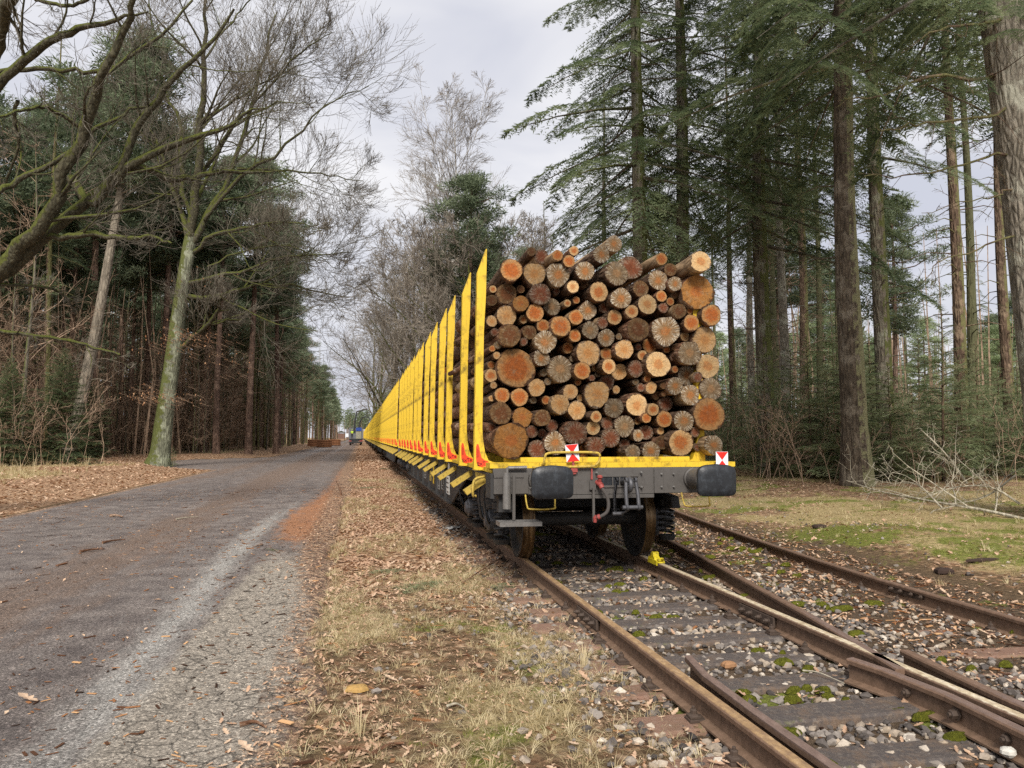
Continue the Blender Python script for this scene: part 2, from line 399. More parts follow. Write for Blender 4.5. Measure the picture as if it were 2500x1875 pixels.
ra = dict(
    streak=lambda x, y: np.exp(-((x-ln(y))/.26)**2)*(1-.7*sst(13, 24, y))*.85+.25*np.exp(-((x+2.2)/.5)**2)*(1-sst(8, 14, y)),
    worn=lambda x, y: sst(-1.5, -1.1, x)*(1-.8*sst(8, 13, y))*1.1+.3*sst(-3.5, -1.8, x)*(1-sst(4, 8, y)),
    dirt=lambda x, y: .12+.3*sst(18, 40, y)+.62*np.exp(-((x+3.3)/.75)**2)+.3*np.exp(-((x+6.3)/.5)**2)+.35*sst(-1.4, -.9, x)*sst(14, 20, y)+.35*sst(60, 90, y),
    wet=lambda x, y: .75*np.exp(-((x+5.0)/1.1)**2)+.55*np.exp(-((x+2.7)/.6)**2)*sst(14, 25, y)+.2*sst(20, 40, y),
    saw=lambda x, y: .7*np.exp(-((x+.75)/.4)**2)*sst(11, 15, y)*(1-sst(34, 55, y))+.85*np.exp(-((x+1.15+.02*(y-15))/.42)**2-((y-15.4)/3.6)**2)+.5*np.exp(-((x+.8)/.5)**2-((y-19)/5.)**2)+.42*np.exp(-((x+3.0)/.8)**2-((y-12)/2.)**2),
    edge=lambda x, y: np.maximum(sst(-.95-.25*sst(7, 12, y), -.2-.25*sst(7, 12, y), x)*(.85+.25*sst(6, 11, y)), 1-sst(0, .45, x-road_l(y))),
    seam=lambda x, y: np.exp(-((x+1.2-.10*fbm(y*1.5, 2, 8)*2)/.03)**2)*(1-sst(9, 12, y))*(.4+.6*fbm(y*3, 1, 4)))
grid('road', xs, ys, h_road, r.m, ra)
def ground_z(x, y):
    "top of whatever lies there"
    x = np.asarray(x, float); y = np.asarray(y, float)
    on = (x > road_l(y)+.05) & (x < road_r(y)-.05)
    return np.where(on, h_road(x, y), hgt(x, y))

# ================================================================== scatter
def rotm(n, tilt=.3, full=False):
    az = rng.random(n)*2*PI; ca, sa = np.cos(az), np.sin(az); z = np.zeros(n); o = np.ones(n)
    Rz = np.stack([np.stack([ca, -sa, z], 1), np.stack([sa, ca, z], 1), np.stack([z, z, o], 1)], 1)
    tx = (rng.random(n)-.5)*2*(PI if full else tilt); c, s = np.cos(tx), np.sin(tx)
    Rx = np.stack([np.stack([o, z, z], 1), np.stack([z, c, -s], 1), np.stack([z, s, c], 1)], 1)
    return Rz@Rx
def scatter(mb, tv, tf, pos, size, tilt=.3, full=False, tint=None, m=0, squash=None):
    n = len(pos)
    if n == 0: return
    v = np.broadcast_to(tv, (n,)+tv.shape)
    if squash is not None: v = v*squash[:, None, :]
    v = np.einsum('nij,nkj->nki', rotm(n, tilt, full), v)*np.reshape(size, (-1, 1, 1))+pos[:, None]
    f = (tf[None]+(np.arange(n)*tv.shape[0])[:, None, None]).reshape(-1, tf.shape[1])
    t = None if tint is None else np.repeat(tint, len(tf))
    mb.add(v.reshape(-1, 3), f, m, t)
def sample(n, x0, x1, y0, y1, dens):
    x = x0+(x1-x0)*rng.random(n); y = y0+(y1-y0)*rng.random(n)
    k = rng.random(n) < dens(x, y); return x[k], y[k]
def oakleaf(lobes=3, fine=True):
    pts = [(0, -.5)]
    for k in range(lobes):
        y = -.35+.72*k/lobes; w = (.17, .27, .22)[k % 3]
        pts += [(w*.45, y), (w, y+.1)]
    half = pts+[(.1, .42)]
    out = half+[(0, .5)]+[(-a, b) for a, b in half[:0:-1]]
    p = np.array(out); z = .9*p[:, 0]**2+.25*(p[:, 1]**2)
    v = np.vstack([[0, 0, 0], np.column_stack([p, z])]); n = len(p); i = np.arange(n)
    return v, np.stack([np.zeros(n, int), i+1, (i+1) % n+1], 1)
leaf_hi = oakleaf()
leaf_lo = (np.array([[0, -.5, 0], [.28, -.05, .1], [0, .5, .05], [-.28, .05, .13], [0, 0, 0]]), np.array([[4, 0, 1], [4, 1, 2], [4, 2, 3], [4, 3, 0]]))
lm = Mat('dry_leaf', .75, .25)
lm.color(lm.mix(.5, lm.ramp(lm.attr('tint'), [(0, '6a4c38'), (.3, '9c7054'), (.55, 'c49c7e'), (.8, 'e0c6aa'), (1, 'c08458')]),
                lm.ramp(lm.noise(40, 3), [(.3, '94765e'), (.7, 'd8c0a4')]), 'MIX')); lm.translucent('b07848', .12)
mb = MB()
def leaves(n, x0, x1, y0, y1, dens, hi, s=(.05, .11), lift=.006):
    x, y = sample(n, x0, x1, y0, y1, dens); z = ground_z(x, y)+lift+rng.random(len(x))*.012
    T = leaf_hi if hi else leaf_lo
    sz = s[0]+(s[1]-s[0])*rng.random(len(x))
    scatter(mb, T[0], T[1], np.stack([x, y, z], 1), sz*(.6+.8*rng.random(len(x))), .6, tint=np.clip(.55*rng.random(len(x))+.75*fbm(x*1.3, y*.6, 91)-.15, 0, 1))
leaves(3600, -.5, 2.0, 2.5, 9, lambda x, y: (.15+.5*sst(7, 9, y)+.25*sst(.9, 1.6, x))*sst(-.5, .1, x), True, (.03, .07))
leaves(12000, -.6, 1.9, 2.5, 10, lambda x, y: .2+.8*sst(.35, .6, fbm(x*2.2, y*2.2, 68)), False, (.012, .03))
leaves(9000, -.5, 2.0, 8, 16, lambda x, y: sst(-.5, -.1, x)*(.35+.65*f_leaf(x, y))*(.15+.85*sst(.38, .6, fbm(x*1.6, y*.8, 69))), True, (.045, .095))
leaves(15000, -.6, 1.9, 15, 42, lambda x, y: sst(-.6, 0, x)*(.08+.92*sst(.38, .6, fbm(x*1.6, y*.6, 69))), False, (.035, .085))
leaves(6000, -.6, 1.9, 40, 110, lambda x, y: sst(-.6, 0, x), False, (.1, .2))
leaves(3600, 1.4, 6.6, 2.5, 16, lambda x, y: .25+.8*sst(.5, .65, fbm(x*1.5, y*1.5, 61)), True, (.035, .09), .03)
leaves(4000, 1.6, 6.6, 8, 30, lambda x, y: .15+.6*sst(.5, .65, fbm(x*1.5, y*1.5, 61)), False, (.05, .1), .03)
leaves(5000, -1.1, .2, 2.6, 26, lambda x, y: sst(-.9-.3*sst(7, 12, y), -.1-.1*sst(7, 12, y), x), True, (.025, .06))
leaves(9000, 4.0, 6.6, 3, 20, lambda x, y: .8+0*x, False, (.02, .055), .012)
leaves(1100, -7, -.5, 3, 30, lambda x, y: .25+.5*np.exp(-((x+3.2)/1.2)**2), False, (.02, .06))
leaves(26000, -30, -7, 10, 62, lambda x, y: (.25+.75*f_leaf(x, y))*sst(road_l(y)+.3, road_l(y)-.6, x), False, (.08, .16))
leaves(14000, 6.3, 18, 5, 30, lambda x, y: .12+.7*sst(.4, .6, fbm(x*.9, y*.9, 62)), False, (.03, .09))
obj('fallen_leaves', mb.mesh('fallen_leaves', lm.m), kind='stuff', label='dry brown oak leaves scattered over the verges and the track', cat='leaves')

# bark chips and twigs on the road and verge
mb = MB(); bx = np.array([[x, y, z] for z in (0, .12) for y in (-.5, .5) for x in (-.12, .12)])+0.
bf = np.array([[0, 2, 3, 1], [4, 5, 7, 6], [0, 1, 5, 4], [2, 6, 7, 3], [0, 4, 6, 2], [1, 3, 7, 5]])
def chips(n, x0, x1, y0, y1, dens, s):
    x, y = sample(n, x0, x1, y0, y1, dens); z = ground_z(x, y)+.004
    sq = np.stack([.4+rng.random(len(x))*1.3, .6+rng.random(len(x)), .3+rng.random(len(x))*.6], 1)
    scatter(mb, bx, bf, np.stack([x, y, z], 1), s[0]+(s[1]-s[0])*rng.random(len(x))**2, .12, tint=rng.random(len(x)), squash=sq)
chips(12000, -6.8, -.3, 2.8, 26, lambda x, y: .2+.75*sst(.45, .65, fbm(x*.9, y*.35, 64)), (.008, .055))
chips(140, -6.8, -.3, 3, 26, lambda x, y: .5+0*x, (.06, .13))
chips(2600, -.5, 1.8, 2.8, 22, lambda x, y: .7+0*x, (.015, .09))
chips(9000, 1.8, 6.6, 2.8, 14, lambda x, y: .35+.65*sst(4, 4.6, x), (.01, .09))
cm = Mat('bark_chip', .85, .2); cm.color(cm.ramp(cm.attr('tint'), [(0, '2a1c14'), (.4, '5f3f2a'), (.75, '9a6b46'), (1, 'cfa578')]))
obj('bark_chips', mb.mesh('bark_chips', cm.m), kind='stuff', label='bark chips and bits of twig strewn on road and verge', cat='bark chips')

# ballast stones
t = (1+5**.5)/2
iv = nrm(np.array([[-1, t, 0], [1, t, 0], [-1, -t, 0], [1, -t, 0], [0, -1, t], [0, 1, t], [0, -1, -t], [0, 1, -t], [t, 0, -1], [t, 0, 1], [-t, 0, -1], [-t, 0, 1]], float))
jf = np.array([[0, 11, 5], [0, 5, 1], [0, 1, 7], [0, 7, 10], [0, 10, 11], [1, 5, 9], [5, 11, 4], [11, 10, 2], [10, 7, 6], [7, 1, 8], [3, 9, 4], [3, 4, 2], [3, 2, 6], [3, 6, 8], [3, 8, 9], [4, 9, 5], [2, 4, 11], [6, 2, 10], [8, 6, 7], [9, 8, 1]])
mb = MB()
def stones(n, x0, x1, y0, y1, dens, s):
    x, y = sample(n, x0, x1, y0, y1, dens); per = 8; k = np.arange(len(x)) % per
    for q in range(per):
        i = k == q; v = iv*(1+.85*(rng.random((12, 1))-.5))
        sz = s[0]+(s[1]-s[0])*rng.random(i.sum())**1.8
        sq = np.stack([.7+.7*rng.random(i.sum()), .6+.5*rng.random(i.sum()), .45+.45*rng.random(i.sum())], 1)
        p = np.stack([x[i], y[i], ground_z(x[i], y[i])+sz*.15+rng.random(i.sum())*.012], 1)
        scatter(mb, v, jf, p, sz, .5, tint=rng.random(i.sum()), squash=sq)
def bd(x, y): return np.clip(sst(1.15, 1.8, x+.5*(fbm(y*1.4, x, 71)-.5))*(1-sst(5.9, 7.0, x)), 0, 1)
stones(15000, 1.1, 6.0, 2.4, 8.5, lambda x, y: bd(x, y)*(1-.8*sst(4.1, 4.8, x))*(.45+.55*sst(.35, .6, fbm(x*1.5, y*1.5, 66))), (.011, .038))
stones(9000, 1.4, 7.0, 8, 18, lambda x, y: bd(x, y)*(1-.85*sst(3.8, 4.4, x))*.75, (.018, .042))
stones(5000, 1.4, 8.0, 16, 40, lambda x, y: bd(x-.4*sst(16, 30, y), y)*.8, (.03, .06))
stones(260, -.4, 1.4, 2.6, 8, lambda x, y: .3+.7*sst(.5, 1.3, x), (.01, .03))
stones(500, 6.4, 9, 6, 20, lambda x, y: .6+0*x, (.012, .03))
sm = Mat('ballast_stone', .85, .3)
sm.color(sm.mix(.6, sm.ramp(sm.attr('tint'), [(0, '3d3835'), (.3, '635c57'), (.6, '857d75'), (.85, '9a8a76'), (1, 'beb4a6')]),
                sm.ramp(sm.noise(22, 6, .7), [(.3, .25), (.7, .8)]), 'OVERLAY')); sm.bump(sm.noise(90, 5, .7), .5, .005)
obj('ballast', mb.mesh('ballast', sm.m), kind='stuff', label='grey angular ballast stones between sleepers', cat='ballast')

# moss cushions between the sleepers
mb = MB()
mossm = Mat('moss', .95, .1); mossm.color(mossm.ramp(mossm.noise(60, 5, .75), [(.3, '3a3c16'), (.55, '6c6e26'), (.75, '94923c')])); mossm.bump(mossm.noise(180, 4, .8), 1., .02)
def cushion(x, y, s):
    th = np.linspace(0, 2*PI, 17)[:-1]; ring = []
    rr = 1+.45*(rng.random(16)-.5)
    for q, z in ((1, -.012), (.8, .014), (.45, .028)):
        ring.append(np.stack([x+s*q*rr*np.cos(th)*1.4, y+s*q*rr*np.sin(th)*.75, z+.006*rng.random(16)+np.zeros(16)], 1))
    v = np.vstack(ring+[[[x, y, .032]]]); i = np.arange(16); j = (i+1) % 16; z0 = float(hgt(x, y)); v[:, 2] += z0+.02
    mb.add(v, np.vstack([np.stack([i+k*16, j+k*16, j+(k+1)*16, i+(k+1)*16], 1) for k in (0, 1)]))
    mb.F.append((np.stack([32+i, 32+j, np.full(16, 48)], 1)+mb.n-49, 0, None))
for k in range(110):
    y = 3.1+rng.random()**1.3*11; x = 2.2+rng.random()*3.6
    for q in range(rng.integers(1, 4)): cushion(x+rng.normal()*.09, y+rng.normal()*.04, .02+.05*rng.random()**1.5)
obj('moss_cushions', mb.mesh('moss_cushions', mossm.m, smooth=True), kind='stuff', label='yellow green moss cushions between the sleepers', cat='moss')

# grasses
def tuft(n, h, w, spread, droop):
    az = rng.random(n)*2*PI; r0 = spread*rng.random(n); ln = h*(.5+.6*rng.random(n)); d = droop*(.3+rng.random(n))
    c = np.stack([np.cos(az), np.sin(az)], 1); b = c*r0[:, None]
    side = np.stack([-np.sin(az), np.cos(az)], 1)*w
    v = []
    for q, k in ((0, 1.), (.55, .7), (1., .08)):
        pos = b+c*(d*ln*q**2)[:, None]; z = ln*q*(1-.35*d*q)
        v += [np.column_stack([pos-side*k, z]), np.column_stack([pos+side*k, z])]
    v = np.stack(v, 1).reshape(-1, 3); f = []
    for k in range(n):
        o = k*6; f += [[o, o+1, o+3, o+2], [o+2, o+3, o+5, o+4]]
    return v, np.array(f)
gm = Mat('grass_blade', .8, .2); gm.color(gm.ramp(gm.attr('tint'), [(0, '84755a'), (.35, 'b8a680'), (.65, 'dacba6'), (.8, '8f9048'), (1, '66782e')])); gm.translucent('b5a262', .25)
mb = MB()
def grass(n, x0, x1, y0, y1, dens, s, tr, tw=(.3, 1.1)):
    x, y = sample(n, x0, x1, y0, y1, dens); k = rng.integers(0, 4, len(x))
    for q in range(4):
        T = tuft(14, 1., .022, .35, tw[1]); i = k == q
        p = np.stack([x[i], y[i], ground_z(x[i], y[i])-.005], 1)
        scatter(mb, T[0], T[1], p, s[0]+(s[1]-s[0])*rng.random(i.sum()), .25, tint=tr[0]+(tr[1]-tr[0])*rng.random(i.sum()))
grass(7000, -.4, 1.9, 2.6, 10, lambda x, y: .22+.78*f_grass(x, y), (.04, .10), (0, .7), (.3, 1.6))
grass(1500, -.3, 1.6, 2.6, 8, lambda x, y: f_moss(x, y), (.03, .07), (.7, 1))
grass(3500, -.4, 1.7, 9, 30, lambda x, y: sst(.45, .6, fbm(x*1.4, y*.6, 92)), (.06, .14), (0, .75))
grass(5000, -26, -8, 14, 60, lambda x, y: f_grass(x, y)*.9, (.12, .3), (.1, .65), (.3, .7))
grass(8000, 6.3, 20, 5, 34, lambda x, y: .2+.6*f_grass(x, y), (.05, .14), (.1, 1.))
grass(2400, 6.4, 10.5, 7.5, 14, lambda x, y: f_moss(x, y), (.03, .07), (.78, 1))
obj('grass', mb.mesh('grass', gm.m), kind='stuff', label='straw coloured and green grass on the verges', cat='grass')
# ================================================================== track
def railmat(name, head):
    m = Mat(name, .6, .4)
    rust = m.ramp(m.noise(18, 8, .7), [(.3, '54402f'), (.55, '7c6250'), (.8, '9c8068')])
    z = m.sep(m.co())[2]
    top = m.ramp(m.noise(30, 7, .75, vec=m.map(m.co(), (1, .3, 1))), head)
    f = m.ramp(m.math('ADD', z, m.math('MULTIPLY', m.math('SUBTRACT', m.noise(25, 4), .5), .012)), [(.155, 0), (.159, 1)])
    dk = m.ramp(z, [(.0, '6a5644'), (.10, '443830'), (.13, '6a5444')])
    m.color(m.mix(f, m.mix(.45, rust, dk), top)); m.rough(m.math('MULTIPLY_ADD', f, -.2, .75)); m.bump(m.noise(60, 6, .7), .35, .004)
    return m.m
RM = railmat('rail_rusty', [(.3, '80664a'), (.55, 'a88a64'), (.75, 'c8b08c')])
RS = railmat('rail_sandy', [(.3, 'a49070'), (.5, 'c8b898'), (.7, 'e6dcc8')])
RD = railmat('rail_dark', [(.3, '5f4e46'), (.6, '7e6a60'), (.8, '988478')])
BOLT = paint('rusty_bolt', '54453a', '3a302a', .7, 12)
prof = [(-.062, 0), (.062, 0), (.062, .012), (.012, .026), (.009, .10), (.011, .115), (.034, .124), (.036, .148), (.028, .159), (-.028, .159), (-.036, .148), (-.034, .124), (-.011, .115), (-.009, .10), (-.012, .026), (-.062, .012)]
def sweep(pts, prof, mat, name, **k):
    P = np.array(pts, float); T = nrm(np.gradient(P, axis=0)); S = nrm(np.cross(T, [0, 0, 1.])); n = len(prof)
    pr = np.array(prof); v = P[:, None]+S[:, None]*pr[None, :, :1]+np.array([0, 0, 1.])*pr[None, :, 1:]
    i = np.arange(n); j = (i+1) % n
    f = np.vstack([np.stack([q*n+i, (q+1)*n+i, (q+1)*n+j, q*n+j], 1) for q in range(len(P)-1)])
    mb = MB().add(v.reshape(-1, 3), f); mb.F.append((np.array([i]), 0, None)); mb.F.append((np.array([i[::-1]+(len(P)-1)*n]), 0, None))
    return obj(name, mb.mesh(name, mat), **k)
def seg(x, y0, y1): return [(x, y, 0) for y in np.concatenate([np.arange(y0, min(y1, 30), 1.), np.arange(30, y1, 20), [y1]])]
R1 = sweep(seg(2.0, -3, 380), prof, RM, 'rail', label='long brown rail under the left wheels of the train', cat='rail')
R2 = sweep(seg(3.5, -3, 380), prof, RS, 'rail', label='rail with pale sandy worn head, the one the yellow drag shoe sits on', cat='rail')
c3 = chain([(3.44, 4.5, -.0), (3.52, 4.9, -.0), (3.70, 5.85, 0), (3.87, 6.8, -.01), (4.34, 9.7, -.02), (4.56, 11.2, -.03), (5.2, 15.6, -.03), (6.7, 26, -.03), (9.6, 46, -.03), (14, 72, 0)], 40)
R3 = sweep(c3, prof, RD, 'rail', label='rusty rail that runs out beside the sandy rail, near rail of the side track', cat='rail')
c4 = chain([(5.2, -2, -.03), (5.36, 3, -.03), (5.44, 5.7, -.03), (5.52, 7.9, -.03), (5.80, 10.6, -.03), (6.24, 13.9, -.03), (6.72, 17, -.03), (8.2, 27, -.03), (11.1, 47, -.03), (15.5, 73, 0)], 40)
R4 = sweep(c4, prof, RM, 'rail', label='rusty outer rail nearest the mossy bank, far rail of the side track', cat='rail')
flat_prof = [(-.05, .0), (.03, .0), (.03, .02), (-.012, .03), (-.012, .12), (.022, .13), (.022, .165), (.012, .172), (-.022, .172), (-.022, .13), (-.05, .02)]
R5 = sweep([(2.20, 5.0, 0), (2.135, 4.6, 0), (2.115, 3.9, 0), (2.11, 2, 0), (2.11, -1, 0)], flat_prof, RD, 'guard_rail', label='low dark guard rail lying close inside the left rail, in the foreground', cat='rail')
R6 = sweep([(3.27, 4.78, .0), (3.33, 4.5, .0), (3.37, 4.0, .0), (3.33, 3.3, .0), (3.27, 2.5, .0), (3.2, 1, 0)], prof, RD, 'wing_rail', label='stout dark wing rail with big bolts on the near side of the sandy rail', cat='rail')
R7 = sweep([(3.82, 4.95, -.02), (3.73, 4.4, -.01), (3.66, 3.9, 0), (3.63, 3.2, 0), (3.62, 2, 0), (3.62, -1, 0)], prof, RD, 'wing_rail', label='short dark wing rail beyond the sandy rail at the right picture edge', cat='rail')

# hexagonal bolt and clamp
def hexb(mb, x, y, z, ax='z', s=.022, h=.03, d=1):
    mb.lathe([(s*1.5, 0), (s*1.5, d*.006), (s, d*.006), (s, d*h), (s*.8, d*(h+.005))], (x, y, z), ax, 6)
    mb.lathe([(s*.5, d*h), (s*.5, d*(h+.02))], (x, y, z), ax, 6)
def bolts_on(r, x, ys, z, sgn):
    mb = MB()
    for y in ys: hexb(mb, x, y, z, 'x', .026, .035, sgn)
    obj('bolt', mb.mesh('bolt', BOLT), r)
for y in (4.3, 3.92, 3.55, 2.95): bolts_on(R6, 3.345-.005*(4.3-y), [y], .078, -1)
for y in (4.2, 3.6): bolts_on(R7, 3.70, [y], .078, 1)
def fishplate(r, x, y, dx, sgn):
    mb = MB(); mb.box(x-.012, x+.012, y-.3, y+.3, .03, .115); o = obj('fishplate', mb.mesh('fishplate', BOLT), r, bevel=.004)
    if dx: o.rotation_euler = (0, 0, 0)
    for q in (-.22, -.08, .08, .22):
        m2 = MB(); hexb(m2, x+sgn*.012, y+q, .075, 'x', .02, .03, sgn); obj('bolt', m2.mesh('bolt', BOLT), o)
fishplate(R1, 1.968, 6.6, 0, -1); fishplate(R2, 3.468, 6.4, 0, -1)
fishplate(R4, 5.47, 7.0, 0, -1)

# sleepers: folded steel troughs with sloping ends
def steelmat(name, a, b):
    m = Mat(name, .8, .3); x = m.sep(m.co())[0]
    n = m.noise(7, 7, .7)
    c = m.mix(n, a, b)
    c = m.mix(m.ramp(m.noise(26, 8, .8), [(.5, 0), (.7, .6)]), c, '9a8e80'); c = m.mix(m.ramp(m.noise(5, 8, .8), [(.48, 0), (.66, .75)]), c, '7a6450'); c = m.mix(m.ramp(m.noise(3.3, 8, .75), [(.6, 0), (.7, .6)]), c, '6c7038')
    m.color(c); m.bump(m.noise(40, 8, .8), .9, .012); return m.m
SG = steelmat('sleeper_grey', '45403e', '605854'); SB = steelmat('sleeper_brown', '75584a', '937462'); SW = steelmat('sleeper_old', '544636', '70604e')
def sleeper_mesh(L, split, name, mats, w=.13):
    "x from 0 to L, brown outside x<split, else mats[1]"
    mb = MB(); xs = [0, .10, split, L-.10, L]; zs = [-.11, 0, 0, 0, -.11]
    sec = [(-w-.02, -.12), (-w, -.012), (-w+.02, 0), (w-.02, 0), (w, -.012), (w+.02, -.12)]
    for k in range(4):
        v = []
        for q in (k, k+1):
            for a, b in sec: v.append((xs[q], a*(1 if zs[q] == 0 else .85), b+zs[q] if zs[q] else b))
        f = [[i, i+1, i+7, i+6] for i in range(5)]
        mb.add(v, f, 0 if k < 2 else 1)
    mb.add([(0, -w*.87, -.23), (0, w*.87, -.23), (0, w*.8, -.11), (0, -w*.8, -.11)], [[0, 1, 2, 3]], 0)
    return mb.mesh(name, mats)
def clampmesh():
    mb = MB(); mb.box(-.05, .05, -.045, .045, 0, .018); mb.box(-.045, .02, -.035, .035, .018, .034); hexb(mb, -.012, 0, .034, 'z', .022, .03)
    return mb.mesh('rail_clamp', BOLT)
CL = clampmesh()
def place_sleeper(me, x, y, z, rz, clamps, grp, label):
    o = obj('sleeper', me, None, (x, y, z), (rng.normal()*.01, rng.normal()*.006, rz+rng.normal()*.008), label=label, cat='sleeper', group=grp)
    for cx, fl in clamps: obj('rail_clamp', CL, o, (cx, rng.normal()*.01, 0), (0, 0, PI if fl else 0), bevel=.003)
SA = [sleeper_mesh(2.55, .5, 'sleeper', [SB, SG]) for _ in range(1)][0]
SBm = sleeper_mesh(1.95, .6, 'sleeper', [SB, SB], .12); SC = sleeper_mesh(2.5, .6, 'sleeper', [SW, SW], .12)
y = 2.55; k = 0
ordn = ['nearest', 'second', 'third', 'fourth', 'fifth', 'sixth', 'seventh', 'eighth', 'ninth', 'tenth', 'eleventh', 'twelfth', 'thirteenth', 'fourteenth', 'fifteenth', 'sixteenth', 'seventeenth', 'eighteenth', 'nineteenth', 'twentieth']
while y < 12.5:
    lab = 'steel sleeper with brown end left of the train track, %s from the camera' % ordn[k]
    place_sleeper(SA, 1.46+.05*rng.normal()*.6, y, .0, 0, [(.44, 0), (.64, 1), (1.94, 0), (2.14, 1)], 'sleepers of the train track', lab)
    y += .585; k += 1
k = 0; y = 2.9
while y < 24:
    x3 = np.interp(y, c3[:, 1], c3[:, 0]); x4 = np.interp(y, c4[:, 1], c4[:, 0]); a = math.atan(.12)
    x0 = max(x3-.35, 4.05); me = SBm if y < 9 else SC
    lab = ('brown steel sleeper of the side track, %s from the camera' % ordn[k]) if y < 9 else 'old mossy sleeper of the side track beside the wagon'
    place_sleeper(me, x0, y, -.035, -.1 if y > 5 else -.03, [(x4-x0-.06, 0), (x4-x0+.13, 1)], 'sleepers of the side track' if y < 9 else 'old mossy side track sleepers', lab)
    y += .62; k += 1
# ================================================================== timber wagon
YEL = paint('yellow_paint', 'cfa81e', 'dcbc38', .55, 3, '4a3c1a', 1.0, .3)
YELD = paint('worn_yellow_paint', 'a88e3c', 'c2a648', .65, 8, '3a2e1c', 1., .3)
GREY = paint('grey_paint', '4a4744', '5a5652', .55, 4, '2c2722', .45, .2)
DGREY = paint('dark_grey_paint', '2c2b2b', '3a3938', .6, 5, '1c1815', .5, .2)
BLK = paint('greasy_black', '17181b', '2a2d31', .38, 7, '50575e', .35, .5)
IRON = paint('cast_iron', '47474a', '5b5b5e', .45, 12, '2a2622', .5, .3, .35)
RED = paint('red_bracket', '8a3a36', 'a04e48', .6, 12, '4a201c', .4)
RUB = paint('rubber_hose', '403c39', '4e4946', .8, 10)
STEEL = paint('worn_steel', '6f6d6a', '8a8783', .4, 9, '38332e', .5, .25, .5)
WHEEL = Mat('wheel_tread', .35, .5, .6)
WHEEL.color(WHEEL.ramp(WHEEL.noise(5, 6, .7, vec=WHEEL.map(WHEEL.co(), (6, 1, 1))), [(.35, '3a2a1a'), (.55, '6b5436'), (.7, '8c7c66')]))
WHT = paint('white_label', 'c9c7c0', 'd9d7d2', .6, 10, '777', .0) if False else paint('white_label', 'c9c7c0', 'dcdad4', .6, 10, '77736b', .4)
RFR = paint('reflective_red', 'd01f18', 'e03024', .4, 12, '7a1a14', .15); RFW = paint('reflective_white', 'dfe3ea', 'eef0f4', .4, 12, '9a9a9c', .15)
STK = paint('sticker_red', 'e8401c', 'f04d28', .5, 8, '8a2a14', .3); INK = paint('sticker_ink', '4a1010', '3a0c0c', .6, 8)
PALE = paint('faded_print', '8c8a86', '9a9893', .7, 8)
TXT = {}
def text_mesh(s, size, mat, depth=.001):
    k = (s, size, mat.name)
    if k not in TXT:
        c = bpy.data.curves.new('lettering', 'FONT'); c.body = s; c.size = size; c.extrude = depth; c.resolution_u = 2; c.align_x = 'CENTER'; c.align_y = 'CENTER'; c.offset = size*.012
        o = bpy.data.objects.new('lettering_tmp', c); COL.objects.link(o)
        me = bpy.data.meshes.new_from_object(o.evaluated_get(bpy.context.evaluated_depsgraph_get())); me.name = 'lettering'
        bpy.data.objects.remove(o); me.materials.clear(); me.materials.append(mat); TXT[k] = me
    return TXT[k]
YH = 8.05; XC = 2.75; WL = 19.6; PITCHW = 20.84
def lx(px, py, Y): p = aty(px, py, Y); return p[0]-XC, p[2]
STY = [.70, 2.02, 3.72, 4.95, 6.55, 7.95, 9.8, 11.1, 12.75, 14.05, 15.65, 16.9, 18.6]

def stake_mesh():
    # origin at the outer foot corner, x to the inside of the wagon, y backwards
    mb = MB()
    H = 2.55
    d = .10
    poly = [(0, 0), (.30, 0), (.30, .07), (.22, .078), (.165, .10), (.125, .19), (.10, .32), (.088, .46), (.088, 1.6), (.105, 2.0), (.108, H), (.100, H+.01), (.0, 2.27), (.0, 1.6), (.0, .5)]
    poly = [(a+.014*b, b) for a, b in poly]
    mb.prism(poly, 'y', 0, d)
    mb.box(.0, .34, -.02, d+.02, -.012, .0)
    return mb.mesh('stake', YEL)
STAKE = stake_mesh()
def sticker_mesh():
    p = [(.045, .30), (.06, .335), (.085, .33), (.10, .29), (.112, .22), (.14, .15), (.19, .115), (.24, .105), (.272, .085), (.27, .055), (.235, .03), (.16, .018), (.09, .035), (.055, .08), (.045, .15)]
    q = np.array(p)*[.68, .84]+[-.008, .004]
    mb = MB(); mb.prism(q, 'y', -.004, -.001); return mb.mesh('sticker', STK)
STICK = sticker_mesh()
def winder_mesh():
    mb = MB()
    # sloping channel under the stake
    for (x0, x1) in ((0, .012), (.12, .132)):
        pass
    P = [(-.16, 0, -.245), (.20, 0, -.012)]
    d = np.array([.36, 0, .233]); d /= np.linalg.norm(d); nz = np.array([-d[2], 0, d[0]])
    a, b = np.array(P[0], float), np.array(P[1], float)
    for y0, y1, h in ((0, .16, .012), (-.002, .014, .06), (.146, .162, .06)):
        v = [a+nz*0, b+nz*0, b-nz*h, a-nz*h]
        vv = np.vstack([np.array(v)+[0, y0, 0], np.array(v)+[0, y1, 0]])
        mb.add(vv, [[0, 1, 2, 3], [7, 6, 5, 4], [0, 4, 5, 1], [1, 5, 6, 2], [2, 6, 7, 3], [3, 7, 4, 0]])
    return mb.mesh('strap_winder', YELD)
WIND = winder_mesh()

